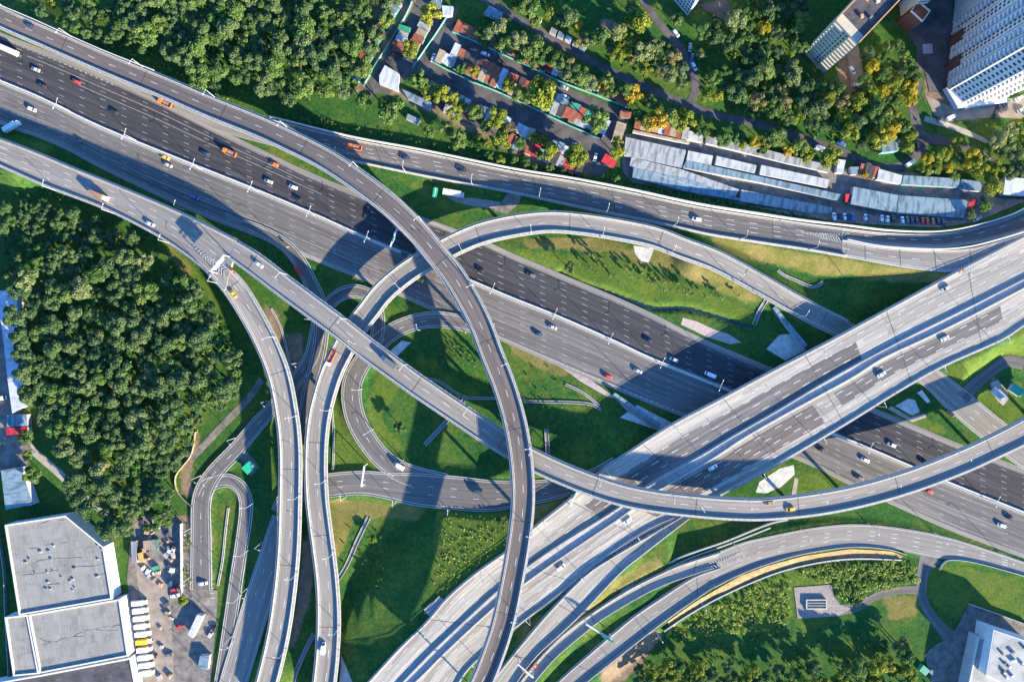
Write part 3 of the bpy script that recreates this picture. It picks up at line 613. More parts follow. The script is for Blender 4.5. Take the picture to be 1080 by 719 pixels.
def between(P, Q, fr, n=160, z=.035, per=(12, 4), w=.3, a0=0, a1=None, solid=False):
    """lane lines between two edges"""
    A = resample(np.array(P), n); B = resample(np.array(Q), n); mb = MB()
    for f in fr:
        C_ = A*(1-f)+B*f; d = np.r_[0, np.cumsum(np.hypot(*np.diff(C_[:, :2], axis=0).T))]; s_ = a0
        T = lambda u: np.array([np.interp(u, d, C_[:, k]) for k in range(3)])
        while s_+4 < (a1 or d[-1]):
            p, q = T(s_), T(s_+(4 if solid else per[1])); t = q-p; l = math.hypot(t[0], t[1]); nn = np.array([-t[1]/l, t[0]/l, 0])*w/2; up = np.array([0, 0, z])
            mb.quad(*[tuple(v) for v in (p-nn+up, q-nn+up, q+nn+up, p+nn+up)]); s_ += 4 if solid else per[0]
    return mb
kul = kr.line(1, -1.1, 0); klr = kr.line(-1, 1.1, 0); k1l = K1.line(0, 0, 0)[::-1]; k2l = K2_.line(0, 0, 0)[::-1]
part_of(bridge, between(kul, k1l, (.2, .39, .58, .77)), 'lane_marking', 'paint_white')
part_of(bridge, between(k2l, klr, (.2, .36, .52, .68, .84)), 'lane_marking', 'paint_white')
for fr_ in (.03, .96): part_of(bridge, between(kul, k1l, (fr_,), solid=True), 'edge_line', 'paint_white')
for fr_ in (.04, .97): part_of(bridge, between(k2l, klr, (fr_,), solid=True), 'edge_line', 'paint_white')
# darker worn lanes on the wide bridge
def worn(P, Q, f0, f1, g0, g1, mat, n=160, z=.012):
    A = resample(np.array(P), n); B = resample(np.array(Q), n); mb = MB()
    i0, i1 = int(g0*(n-1)), int(g1*(n-1))
    for i in range(i0, i1):
        c = [tuple(v+np.array([0, 0, z])) for v in (A[i]*(1-f0)+B[i]*f0, A[i+1]*(1-f0)+B[i+1]*f0, A[i+1]*(1-f1)+B[i+1]*f1, A[i]*(1-f1)+B[i]*f1)]
        mb.quad(c[3], c[2], c[1], c[0], [(f1*20, i*3), (f1*20, i*3+3), (f0*20, i*3+3), (f0*20, i*3)])
    return mb
part_of(bridge, worn(kul, k1l, .38, .97, .36, .74, 'asphalt_mid'), 'resurfaced_lane', 'asphalt_worn')
part_of(bridge, worn(k2l, klr, .14, .72, .40, .66, 'asphalt_mid'), 'resurfaced_lane', 'asphalt_brown')
part_of(bridge, worn(k2l, klr, .14, .55, .69, .93, 'asphalt_mid'), 'resurfaced_lane', 'asphalt_mid')
flyover('k2', 'slip road leaving the lower side of the wide bridge towards the bottom edge', 'concrete_road', (-.1,), joints=34, name='slip_road', skirt=1.6, rails=False, girder=False, walk=.8)
flyover('f', 'long grey road running past the garage yards along the top right', 'asphalt_worn', (.38, .05, -.3), joints=42, name='raised_road', skirt=1.4, rails=False, girder=False, walk=.9)
flyover('fl', 'short fork of the upper right road that joins the wide bridge', 'asphalt_light', (.0,), joints=18, name='slip_road', skirt=1.2, rails=False, girder=False, walk=.7, sides=(1,))
flyover('fu', 'dark sunken fork of the upper right road leaving at the right edge', 'asphalt_mid', (.15,), joints=0, name='slip_road', skirt=1.2, rails=False, girder=False, walk=1.0, sides=(1,))
flyover('nl', 'narrow slip road between the wide bridge and the lower right road', 'concrete_road', (), joints=30, name='slip_road', skirt=1.2, rails=False, girder=False, walk=.7)
flyover('nr', 'lower right road running down to the bottom edge beside the field', 'asphalt_light', (.1,), joints=36, name='slip_road', skirt=1.4, rails=False, girder=False, walk=.8)
ground_road('f0', 'road', 'asphalt_light', 'pale lane leaving the motorway under the topmost arc', (), edges=False, dz=.03)
ground_road('n', 'road', 'asphalt_light', 'wide pale curved road at the lower right', (.38, .02, -.35))
ground_road('g', 'road', 'asphalt_mid', 'grey road passing under the topmost arc in the centre', (.25, -.25), kerb=True)
ground_road('h', 'road', 'asphalt_mid', 'inner loop road curving round the central lawn', (.1,), kerb=True, dz=.04)
ground_road('j', 'road', 'asphalt_light', 'straight grey road climbing from the bottom edge beside the left prong', (.33, -.33), kerb=True)
ground_road('l', 'road', 'asphalt_mid', 'narrow service road running down to the depot yard', (.0,), kerb=True)
ground_road('p', 'road', 'asphalt_mid', 'narrow loop lane around the small oval lawn', (), kerb=True, dz=-.02)
ground_road('q', 'road', 'asphalt_mid', 'narrow exit road bending off the motorway below the forked overpass', (), kerb=True, dz=.03)
ground_road('r', 'road', 'asphalt_mid', 'tight hook shaped lane under the middle overpass', (), kerb=True, dz=.07)
ground_road('e', 'road', 'asphalt_light', 'pale street coming out from under the wide bridge at the right edge', (.3, -.3), kerb=True)
for key, mat, lab in (('u1', 'alley', 'narrow estate road between trees at the top right'), ('u2', 'alley', 'short lane from the top edge through the trees'), ('u3', 'alley', 'side road in front of the white tower'), ('u4', 'path_pale', 'pale footpath in front of the white tower'),
                      ('al1', 'alley', 'leftmost alley between garage rows'), ('al2', 'alley', 'short alley joining the garage rows'), ('al3', 'alley', 'upper long alley between garage rows'), ('al4', 'alley', 'lower long alley between garage rows'), ('al5', 'alley', 'cross alley at the right end of the garage rows'),
                      ('t1', 'yard_asphalt', 'grey footpath along the edge of the left woodland'), ('t2', 'path_pale', 'pale track across the left woodland'), ('t3', 'asphalt_mid', 'driveway from the lower right road to the building yard'), ('t4', 'asphalt_mid', 'driveway to the concrete pad in the field'), ('t5', 'asphalt_mid', 'curving lane beside the green kiosk')):
    r = ROADS[key]; off = {'u3': .03, 'u4': .05, 'al2': .03, 'al4': .015, 'al5': .045, 't4': .03, 'u2': .03}.get(key, 0)
    if key not in ('t5',):
        for i in range(len(r.z)):
            w = r.hw[i]; r.z[i] = max(terr(r.c[i][0]+r.N[i][0]*w*u, r.c[i][1]+r.N[i][1]*w*u) for u in (-1, 0, 1))+.09+off
    ground_road(key, 'path' if mat == 'path_pale' or key == 't1' else 'lane', mat, lab, (), edges=False)
# gore chevrons
def chevrons(A, B, n, wa, wb, z, label, par=None):
    mb = MB(); zf = z if not isinstance(z, tuple) else z[0]; a = Vector(W(A[0], A[1], zf)[:2]); b_ = Vector(W(B[0], B[1], zf)[:2]); d = (b_-a); l = d.length; d /= l; nn = Vector((-d.y, d.x)); z0_ = z
    for i in range(n):
        u = (i+.5)/n; z = z0_ if not isinstance(z0_, tuple) else z0_[0]*(1-u)+z0_[1]*u; w = wa+(wb-wa)*u; c = a+d*l*u; k = min(l/n*.38, .8)
        for sgn in (1, -1):
            p0 = c; p1 = c+nn*w*sgn-d*w*.8; q = [(p0.x, p0.y, z+.06), (p0.x+d.x*k, p0.y+d.y*k, z+.06), (p1.x+d.x*k, p1.y+d.y*k, z+.06), (p1.x, p1.y, z+.06)]
            mb.quad(*(q if sgn < 0 else q[::-1]))
    structure(mb, 'road_marking', 'paint_worn', label)
chevrons((1015, 285), (1078, 252), 24, 2.6, .4, 9.03, 'white chevrons where the upper right road joins the wide bridge')
chevrons((648, 583), (705, 547), 22, 2.4, .4, (kz(648, 583)+.02, kz(705, 547)+.02), 'white chevrons where the slip road leaves the wide bridge')
chevrons((736, 604), (790, 588), 18, 2.0, .3, 4.1, 'white chevrons at the split of the lower right road')
chevrons((889, 252), (845, 245), 16, 2.6, .3, 6.65, 'white chevrons where the upper right road forks')
chevrons((238, 287), (205, 262), 12, 2.8, .5, 13.1, 'white chevrons before the forked overpass')
# barriers between the forks of the upper right road, and the long white wall above it
def wall_thing(key, pts, w, h, label, mat='concrete_white', name='wall', base=-.4, cap=None, cat='wall'):
    r = Road(key, pts=[(p[0], p[1], 2, p[2]) for p in pts]); mb = MB(); r.bar(mb, 0, w/2, 0, -w/2, base, h)
    if cap is None:
        o = mb.build(name, mat); tag(o, label, cat); return o
    root = empty(name, tuple(r.at(0, 0, 0))); tag(root, label, cat); part_of(root, mb, 'panel', mat)
    mb = MB(); r.bar(mb, 0, w/2+.12, 0, -w/2-.12, h, h+.15); part_of(root, mb, 'coping', cap); return root
wall_thing('w_fork', [(893, 253, 6.6), (930, 260, 7.4), (985, 263, 8.6), (1020, 260.5, 9), (1050, 253.5, 9), (1080, 244.5, 9), (1110, 232, 9)], .7, 1.1, 'curved white retaining wall between the two forks of the upper right road', base=-5)
wall_thing('w_noise', [(285, 124, .6), (370, 145, .9), (445, 159, 1.1), (540, 178.5, 1.5), (602, 188.5, 2.0), (665, 200.5, 3.2), (735, 215.5, 4.4), (810, 227.5, 5.7), (850, 233.5, 6.2), (893, 238.5, 6.5), (935, 243.5, 5.9), (985, 245, 4.8), (1022, 239.5, 4), (1060, 228.5, 3.6), (1080, 219.5, 3.5), (1110, 203, 3.4)], .35, 2.6, 'long white noise wall between the garage yards and the upper right road', cap='concrete_white', base=-1.2)
wall_thing('w_a', [(-20, -4, 5.8), (0, 6, 6), (38, 22, 6.4), (105, 52, 7.6), (163, 75, 9)], .3, 1.6, 'low wall along the woodland side of the topmost arc at the top left', base=-.6)
wall_thing('w_ch1', [(655, 622, 3.5), (684, 604, 3), (720, 586, 2.5), (765, 570, 1.6), (810, 552, .8), (830, 547.5, .5)], .5, 1.2, 'pale retaining wall curving through the verge above the lower right road', base=-3.5, cap='concrete')
wall_thing('w_ch2', [(658, 626, 3.5), (688, 607.5, 3), (723, 589.5, 2.5), (768, 573, 1.6), (812, 556, .8)], .4, .9, 'second retaining wall just below the curved one above the lower right road', mat='concrete_dark', base=-3.5, cap='concrete')
wall_thing('w_org', [(700, 665, 3), (722, 650, 2.6), (755, 631, 2), (795, 612.5, 1.2), (830, 600, .8), (870, 591.5, .5), (905, 588.5, .3), (950, 590, .3)], .35, .8, 'dark wall along the outer edge of the orange strip', mat='concrete_dark', base=-2.5, cap='steel')
wall_thing('w_n1', [(752, 619, 3.4), (780, 605, 2.6), (810, 593.7, 2), (847, 583.2, 1.3), (897, 576.2, .9), (935, 578.5, .6), (955, 584, .5)], .3, 1.2, 'concrete barrier between the lower right road and the orange strip', mat='concrete')
wall_thing('w_n2', [(990, 600, .4), (996, 591, .4), (1010, 590, .4), (1035, 594.5, .4), (1080, 607, .4), (1110, 617, .4)], .3, 1.2, 'concrete barrier above the lawn at the right end of the lower right road', mat='concrete')
# drainage channels and small retaining walls across the lawns
def channel(key, pts, label, w=1.6):
    q = [(a, b_, terr(*WT(a, b_)[:2])) for a, b_ in pts]; r = Road(key, pts=[(a, b_, 4, z) for a, b_, z in q])
    for i in range(len(r.z)): r.z[i] = terr(*r.c[i])
    root = empty('drain_channel', tuple(r.at(0, 0, 0))); tag(root, label, 'drain')
    mb = MB(); r.sheet(mb, 0, w/2, 0, -w/2, .1); part_of(root, mb, 'bed', 'concrete_dark')
    for s_ in (1, -1):
        mb = MB(); r.bar(mb, 0, s_*w/2, 0, s_*(w/2+.3), -.3, .45); part_of(root, mb, 'side_wall', 'concrete')
channel('c1', [(448, 469), (470, 445), (492, 418)], 'concrete drain crossing the lawn towards the long curved overpass')
channel('c2', [(450, 399), (463, 402), (478, 412), (492, 419), (522, 420), (555, 423), (600, 424), (622, 426), (634, 432)], 'long thin concrete drain across the middle of the central lawn', .8)
channel('c3', [(596, 405), (615, 414), (632, 428)], 'short drain joining the right end of the long lawn drain', .8)
channel('c4', [(389, 545), (376, 572), (366, 595), (355, 613)], 'straight drain in the shaded hollow right of the middle overpass')
channel('c5', [(331, 668), (320, 690), (311, 712), (308, 730)], 'drain running under the middle overpass at the bottom edge')
channel('c6', [(576, 452), (578, 478)], 'short stub of drain in the central lawn')
channel('c7', [(808, 316), (800, 330), (795, 342)], 'short drain at the right tip of the inner ramp lawn')
channel('c8', [(241, 535), (238, 560), (235, 590), (230, 617)], 'pale narrow channel down the middle of the oval lawn', .5)
channel('c9', [(820, 285), (826, 290), (840, 296), (858, 303), (868, 297)], 'dark ditch lining beside the ramp at the lower end of the yellow triangle', .9)
channel('c10', [(350, 425), (352, 460), (351, 495)], 'thin drain along the strip right of the middle overpass', .4)
channel('c11', [(286, 325), (296, 345), (303, 370), (308, 400)], 'thin path-like drain curving below the forked overpass', .4)
r = DITCH; mb = MB(); r.sheet(mb, 0, 1.3, 0, -1.3, -.75); structure(mb, 'stream', 'water', 'dark narrow stream along the inner ramp lawn')
mb = MB()
# paved slopes under the bridges
slabs = [('white concrete slope paving beside the middle overpass in the upper lawn', [(668, 259), (690, 262), (684, 277), (676, 275), (670, 268)], 'slope_slabs'),
 ('white concrete slope paving at the upper left corner of the wide bridge', [(808, 368), (822, 353), (838, 352), (850, 369), (828, 380)], 'slope_slabs'),
 ('pale parallelogram of slope paving at the left foot of the wide bridge', [(654, 440), (672, 427), (711, 447), (698, 455)], 'slope_slabs'),
 ('bright white slope paving under the lower side of the wide bridge', [(797, 519), (801, 508), (822, 494), (837, 490), (838, 500), (824, 513), (808, 520)], 'slope_slabs'),
 ('small white slope paving at the right foot of the wide bridge', [(944, 428), (958, 420), (965, 422), (970, 434), (962, 438)], 'slope_slabs'),
 ('white slope strip above the street coming out of the wide bridge', [(985, 400), (993, 396), (1001, 404), (1002, 409)], 'slope_slabs'),
 ('white slope strip below the street coming out of the wide bridge', [(967, 414), (972, 411), (981, 423), (978, 425)], 'slope_slabs'),
 ('white box-like slope paving beside the inner loop road', [(407, 374), (424, 359), (434, 361), (418, 376)], 'slope_slabs'),
 ('pink paving beside the motorway above the wide bridge', [(720, 335), (735, 339), (752, 347), (768, 352), (782, 361), (770, 363), (745, 355), (718, 342)], 'pink_paving'),
 ('pink paving below the motorway left of the wide bridge', [(592, 387), (620, 398), (650, 420), (640, 418), (612, 402)], 'pink_paving'),
 ('grey path strip on the left foot of the wide bridge', [(645, 416), (690, 446), (697, 452), (690, 453), (660, 432)], 'path_pale'),
 ('pale footpath curving under the lower side of the wide bridge', [(825, 545), (838, 530), (842, 505), (838, 503), (834, 525), (822, 543)], 'path_pale'),
 ('pale footpath around the small slope paving at the right', [(940, 428), (960, 440), (975, 436), (977, 440), (962, 445), (936, 431)], 'path_pale'),
 ('grey gravel triangle near the white trailer in the upper lawn', [(470, 207), (500, 209), (540, 215), (540, 222), (500, 218), (480, 213)], 'gravel'),
 ('pale apron where the upper right road passes the lawn tip', [(535, 204), (550, 205), (548, 214), (535, 226), (520, 222), (528, 214)], 'yard_asphalt'),
 ('brown walkway beside the shaded hollow', [(360, 690), (372, 719), (358, 719)], 'concrete'),
 ('orange soil strip along the lower right road', [(704, 655), (735, 633), (780, 607), (810, 596), (847, 586), (897, 578.5), (940, 581), (952, 586), (950, 590), (905, 590), (870, 593), (830, 601), (795, 613), (755, 631), (722, 650), (706, 664)], 'orange_soil'),
 ('dark yard with rows of garages along the upper right road', [(654, 142), (700, 140), (760, 150), (880, 172), (890, 178), (960, 182), (1040, 196), (1050, 208), (1082, 210), (1082, 212), (1060, 221), (1030, 234), (990, 240), (935, 238), (880, 234), (820, 224), (735, 206), (665, 192), (656, 180)], 'yard_asphalt'),
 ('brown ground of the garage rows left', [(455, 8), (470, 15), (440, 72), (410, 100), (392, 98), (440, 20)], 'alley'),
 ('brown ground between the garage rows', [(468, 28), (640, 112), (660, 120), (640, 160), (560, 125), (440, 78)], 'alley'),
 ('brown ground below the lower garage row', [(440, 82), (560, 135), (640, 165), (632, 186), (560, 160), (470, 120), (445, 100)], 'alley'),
 ('pale brown depot yard beside the large flat roofed building', [(140, 545), (180, 540), (180, 552), (200, 552), (205, 620), (230, 622), (228, 660), (222, 719), (140, 722), (138, 640), (134, 610)], 'yard_asphalt'),
 ('pale brown ground in the depot yard', [(142, 590), (172, 592), (180, 640), (184, 719), (158, 719), (150, 640)], 'dirt'),
 ('grey road strip at the left edge', [(-5, 325), (6, 330), (8, 380), (14, 440), (34, 462), (28, 492), (-5, 498)], 'yard_asphalt'),
 ('shaded forecourt of the lower right building', [(1003, 672), (1022, 636), (1090, 661), (1090, 730), (985, 730), (975, 690), (985, 680)], 'yard_asphalt'),
 ('concrete pad in the field at the lower right', [(837, 619), (877, 616), (879, 628), (886, 637), (898, 641), (884, 649), (841, 652)], 'gravel'),
 ('car park in front of the white tower', [(975, 100), (1000, 112), (1060, 106), (1085, 98), (1085, 126), (1050, 124), (1000, 128), (985, 122)], 'dirt'),
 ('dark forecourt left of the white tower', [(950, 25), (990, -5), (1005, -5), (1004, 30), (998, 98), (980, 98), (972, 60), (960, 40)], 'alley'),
 ('small brown car park below the tall slab block', [(893, 55), (905, 48), (912, 88), (898, 92)], 'dirt'),
 ('asphalt court beside the top edge building', [(735, 5), (765, 0), (780, 18), (765, 22), (750, 15)], 'alley')]
for k_, (lab, pts, mt) in enumerate(slabs):
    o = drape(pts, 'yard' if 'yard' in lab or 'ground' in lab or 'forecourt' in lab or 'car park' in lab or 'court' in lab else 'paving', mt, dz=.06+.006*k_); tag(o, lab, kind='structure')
# ---------------- buildings ----------------
plain('wall_white', (.50, .52, .55), .8, .1, .4)
plain('wall_cream', (.42, .37, .29), .85, .12, .4)
plain('wall_grey', (.36, .36, .37), .85, .15, .4)
plain('wall_brown', (.10, .05, .042), .85, .2, .6)
plain('brick_orange', (.45, .25, .13), .85, .15, .6)
def dist(a, b_): return math.hypot(a[0]-b_[0], a[1]-b_[1])
def shed(pts, h, label, mat, group=None, wall='wall_grey', z=None, slope=.25, name='garage_block', cat='garage', doors=True, uvrot=False):
    """low building with traced roof outline; pts: plan pixels of the roof, first edge is the long side"""
    g = min(terr(*W(a, b_, h)[:2]) for a, b_ in pts) if z is None else z
    P = [W(a, b_, g+h)[:2] for a, b_ in pts]
    ar = sum(P[i][0]*P[(i+1) % len(P)][1]-P[(i+1) % len(P)][0]*P[i][1] for i in range(len(P)))
    if ar < 0: P = P[::-1]
    root = empty(name, (P[0][0], P[0][1], g)); tag(root, label, cat, group)
    L = max(range(len(P)), key=lambda i: dist(P[i], P[(i+1) % len(P)])); d = Vector((P[(L+1) % len(P)][0]-P[L][0], P[(L+1) % len(P)][1]-P[L][1])).normalized()
    uv = [((p[0]*d.x+p[1]*d.y), (-p[0]*d.y+p[1]*d.x)) for p in P]
    cx, cy = np.mean(P, axis=0)
    inn = [(cx+(p[0]-cx)*.985, cy+(p[1]-cy)*.985) for p in P]
    mb = MB(); mb.prism(inn, g-.4, g+h-.12); part_of(root, mb, 'wall', wall)
    tilt = [g+h+slope*(u[1]-uv[0][1])*.08 for u in uv]
    mb = MB(); mb.prism(P, g+h-.12, [t_+.1 for t_ in tilt], uv); part_of(root, mb, 'roof', mat)
    if doors:
        # row of doors along the longest edge that faces the lane
        a = Vector(P[L]); b_ = Vector(P[(L+1) % len(P)]); l = (b_-a).length; nn = Vector((d.y, -d.x)); k = int(l/3.3)
        for i in range(min(k, 40)):
            c = a+d*(i+.5)*l/k+nn*.03; mb = MB(); mb.box((c.x, c.y, g+1.1), (2.5, .12, 2.1), math.atan2(d.y, d.x)); part_of(root, mb, 'door', 'green_paint' if i % 3 == 0 else 'steel')
    return root
shed([(660, 144.5), (724, 158.5), (719, 177), (658, 164)], 3, 'pale grey garage block nearest the cross alley, roof in big stained slabs', 'roof_grey')
shed([(726, 159), (752, 164.5), (750, 174), (724, 168.5)], 3.2, 'short bright roof section in the middle shed row', 'roof_pale', doors=False)
shed([(756, 164.5), (798, 174.5), (796, 182.5), (754, 173.5)], 3.2, 'longer bright roof section in the middle shed row', 'roof_pale', doors=False)
shed([(803, 174), (875, 189.5), (873, 198), (801, 184)], 3.2, 'long fading roof section at the right of the middle shed row', 'roof_pale', doors=False)
shed([(724, 169), (887, 205), (883, 211.5), (800, 192), (720, 177)], 2.9, 'long bluish roof strip along the middle shed row', 'roof_blue')
shed([(666, 166), (720, 179), (780, 200), (775, 207), (720, 194), (664, 174.5)], 2.8, 'left half of the stained grey garage row nearest the road', 'roof_grey')
shed([(668, 176.5), (730, 190), (775, 207.5), (790, 213), (730, 203), (667, 187)], 2.7, 'blue roofed garage row beside the hedge of the road', 'roof_blue')
shed([(782, 200), (878, 219), (875, 228.5), (780, 212)], 2.8, 'right half of the grey garage row nearest the road', 'roof_grey')
shed([(668, 137), (728, 149.5), (727, 152), (667, 139.5)], 2.8, 'narrow tan roof strip under yellow trees', 'roof_tan', doors=False)
shed([(726, 138), (742, 141), (741, 150), (725, 147)], 2.8, 'square grey roof in the upper garage row', 'roof_pale', doors=False)
shed([(745, 143), (780, 150), (835, 165), (877, 174.5), (875, 182), (833, 173), (780, 159.5), (744, 151)], 2.8, 'long curved grey roof strip of the upper garage row', 'roof_grey')
shed([(900, 197), (947, 206), (945, 224.5), (897, 215)], 3.2, 'left half of the big blue garage block', 'roof_blue')
shed([(948, 206), (1021, 211), (1017, 230), (946, 224.8)], 3.2, 'right half of the big blue garage block', 'roof_blue')
shed([(1022.5, 210.5), (1029, 210.5), (1027, 219), (1021, 219)], 2.9, 'small red roofed lean-to at the end of the big blue garage block', 'roof_crimson', doors=False)
shed([(927, 178), (952, 185), (950, 194), (925, 189)], 2.8, 'pale roof at the left end of the curved blue row', 'roof_pale')
shed([(953, 185), (1012, 188.5), (1011, 198), (951, 194.5)], 2.8, 'middle of the curved blue garage row', 'roof_blue')
shed([(1014, 189), (1037, 192), (1034, 202), (1013, 198.5)], 2.8, 'right end of the curved blue garage row', 'roof_blue')
shed([(1060, 187), (1092, 189), (1092, 208), (1058, 205)], 3.4, 'plain pale blue roof at the right edge', 'roof_white', doors=False)
shed([(884, 168), (892, 169), (889, 183), (882, 182)], 3, 'small white roofed kiosk where the garage yard meets the lane', 'roof_white', doors=False, cat='kiosk', name='kiosk')
shed([(897, 176), (906, 176), (904, 184), (898, 184)], 2.6, 'little white framed shed right of the white kiosk', 'roof_blue', doors=False, cat='shed', name='shed')
shed([(931, 149), (950, 146.5), (948, 159), (930, 161)], 4.2, 'small square blue roofed pavilion ringed by trees', 'roof_blue', wall='teal_fence', doors=False, cat='pavilion', name='pavilion')
# pale irregular roofs in the left garage quarter
shed([(406, 69), (421, 78), (420, 96), (400, 88), (400, 80)], 3.2, 'large pale triangular roof between garages and woodland', 'roof_white', doors=False, cat='shed', name='shed')
shed([(424, 94), (455, 108), (453, 116), (430, 104)], 3, 'long blue grey roof below the pale triangular roof', 'roof_blue', doors=False, cat='shed', name='shed')
shed([(466, 6), (478, 7), (477, 17), (467, 17)], 3, 'square white roof at the top end of the short alley', 'roof_white', doors=False, cat='shed', name='shed')
shed([(470, 109), (485, 112), (484, 124), (467, 117)], 3, 'pale hipped roof among the trees below the lower alley', 'roof_pale', doors=False, cat='shed', name='shed')
shed([(430, 120), (443, 126), (440, 131), (428, 125)], 2.6, 'faded blue roof under the round tree', 'roof_blue', doors=False, cat='shed', name='shed')
shed([(455, 0), (466, -2), (465, 9), (454, 8)], 2.8, 'light blue roof at the top edge', 'roof_blue', doors=False, cat='shed', name='shed')
shed([(651, 128), (661, 131), (655, 150), (645, 148)], 2.8, 'yellowish long roof beside the cross alley', 'roof_tan', doors=False)
shed([(516, 6), (530, 14), (528, 22), (510, 14)], 2.8, 'blue roofed shed left of the upper estate road', 'roof_blue', doors=False, cat='shed', name='shed')
shed([(560, 13), (572, 20), (569, 26), (558, 19)], 2.8, 'tan roofed shed right of the upper estate road', 'roof_tan', doors=False, cat='shed', name='shed')
for k_, (a, b_) in enumerate([(582, 29), (590, 33), (598, 37), (606, 42), (613, 46)]):
    shed([(a, b_), (a+6, b_+3.2), (a+3.6, b_+8), (a-2.4, b_+4.8)], 2.6, '%s of five small pale sheds in line above the upper estate road' % ['first', 'second', 'third', 'fourth', 'last'][k_], ['roof_grey', 'roof_blue', 'roof_white', 'roof_grey', 'roof_blue'][k_], 'small sheds above the estate road', doors=False, cat='shed', name='shed')
# single garages in rows
ORD = ['first', 'second', 'third', 'fourth', 'fifth', 'sixth', 'seventh', 'eighth', 'ninth', 'tenth', 'eleventh', 'twelfth', 'thirteenth', 'fourteenth', 'fifteenth', 'sixteenth', 'seventeenth', 'eighteenth', 'nineteenth', 'twentieth']
def ordn(i): return ORD[i] if i < 20 else ['twenty', 'thirty', 'forty', 'fifty', 'sixty', 'seventy'][i//10-2]+('-'+ORD[i % 10-1] if i % 10 else 'th').replace('y-', 'y-')
def ordn(i):
    n = i+1
    if n <= 20: return ORD[n-1]
    tens = ['', '', 'twenty', 'thirty', 'forty', 'fifty', 'sixty', 'seventy', 'eighty', 'ninety'][n//10]
    if n % 10 == 0: return tens[:-1]+'ieth'
    return tens+'-'+ORD[n % 10-1]
CN = {'roof_red': 'dark red', 'roof_rust': 'rust', 'roof_crimson': 'bright crimson', 'roof_grey': 'grey', 'roof_pale': 'pale', 'roof_white': 'white', 'roof_blue': 'blue grey', 'roof_dark': 'black', 'roof_green': 'green', 'roof_tan': 'tan'}
def garage_row(p, q, off, n, cols, where, depth=5.8, h=2.5, skip=()):
    a = Vector(W(*p)[:2]); b_ = Vector(W(*q)[:2]); d = (b_-a); l = d.length; d /= l; nn = Vector((-d.y, d.x)); w = l/n; rot = math.atan2(d.y, d.x)
    for i in range(n):
        if i in skip: continue
        c = a+d*(i+.5)*w+nn*(off+random.uniform(-.5, .5)); m_ = cols[i % len(cols)]; g = terr(c.x, c.y); hh = h+random.uniform(-.2, .4); dp = depth+random.uniform(-.8, .8)
        root = empty('garage', (c.x, c.y, g), rot+random.uniform(-.03, .03)); tag(root, '%s garage from the left, %s roof, %s' % (ordn(i), CN[m_], where), 'garage', 'garages in the '+where)
        mb = MB(); mb.box((0, 0, hh/2), (w*.93, dp, hh)); mb.build('wall', 'wall_grey' if i % 2 else 'wall_brown', root)
        mb = MB(); x0 = w*.48; y0 = dp*.52; mb.prism([(-x0, -y0), (x0, -y0), (x0, y0), (-x0, y0)], hh+.004, [hh+.12, hh+.12, hh+.35, hh+.35]); mb.build('roof', m_, root)
        mb = MB(); mb.box((0, math.copysign(dp/2+.04, -off), hh*.45), (w*.7, .1, hh*.85)); mb.build('door', 'green_paint' if i % 3 else 'steel', root)
R_, U_, C_R, G_, P_, W_, B_, D_, GR_, T_ = 'roof_red', 'roof_rust', 'roof_crimson', 'roof_grey', 'roof_pale', 'roof_white', 'roof_blue', 'roof_dark', 'roof_green', 'roof_tan'
garage_row((478, 35), (560, 72), 3.6, 13, [R_, U_, U_, R_, D_, G_, U_, D_, R_, U_, B_, R_, U_], 'row above the upper long alley, left part')
garage_row((562, 73), (660, 114), 3.6, 16, [U_, D_, C_R, W_, T_, U_, B_, B_, D_, G_, W_, R_, U_, R_, R_, U_], 'row above the upper long alley, right part')
garage_row((476, 57), (640, 138), 1.5, 26, [W_, U_, D_, D_, D_, R_, U_, R_, W_, R_, R_, D_, R_, GR_, D_, D_, R_, G_, B_, D_, B_, R_, GR_, D_, G_, P_], 'inner row below the upper long alley')
garage_row((459, 66), (636, 146), 3.4, 28, [T_, W_, G_, D_, U_, R_, R_, T_, U_, U_, P_, U_, T_, R_, U_, G_, T_, G_, P_, G_, D_, R_, U_, G_, P_, G_, P_, W_], 'row above the lower long alley')
garage_row((448, 86), (620, 166), -2.2, 28, [D_, B_, G_, D_, B_, D_, G_, W_, R_, D_, B_, W_, D_, D_, W_, D_, W_, W_, T_, D_, R_, D_, B_, B_, W_, G_, D_, D_], 'row below the lower long alley')
garage_row((540, 138), (618, 172), -5.5, 12, [R_, B_, D_, R_, C_R, B_, B_, D_, G_, C_R, R_, D_], 'lowest row behind the lower long alley')
garage_row((437, 33), (428, 60), -4.6, 5, [GR_, G_, P_, U_, U_], 'short row beside the short alley')
garage_row((455, 30), (436, 68), -3.2, 6, [G_, T_, U_, U_, R_, D_], 'short row between the two left alleys')
garage_row((432, 10), (384, 92), -6.5, 15, [G_, B_, W_, D_, U_, D_, R_, D_, G_, P_, R_, U_, B_, B_, G_], 'row at the edge of the woodland')
garage_row((668, 134), (724, 146), 1.5, 9, [U_, T_, R_, T_, W_, U_, T_, U_, G_], 'row hidden under the yellow trees')
garage_row((905, 176), (925, 181), -1.5, 4, [U_, D_, D_, R_], 'short row right of the white kiosk')
def spot_shed(px, py, w, l, rot, mat, label, h=2.6):
    x, y, z = WT(px, py); root = empty('garage', (x, y, z), rot); tag(root, label, 'garage')
    mb = MB(); mb.box((0, 0, h/2), (w, l, h)); mb.build('wall', 'wall_brown', root); mb = MB(); mb.prism([(-w*.52, -l*.52), (w*.52, -l*.52), (w*.52, l*.52), (-w*.52, l*.52)], h+.004, [h+.1, h+.1, h+.35, h+.35]); mb.build('roof', mat, root)
    mb = MB(); mb.box((0, -l/2-.05, h*.42), (w*.7, .1, h*.8)); mb.build('door', 'steel', root)
spot_shed(587, 169, 6.5, 4, .45, 'roof_crimson', 'bright crimson garage just below the lowest garage row')
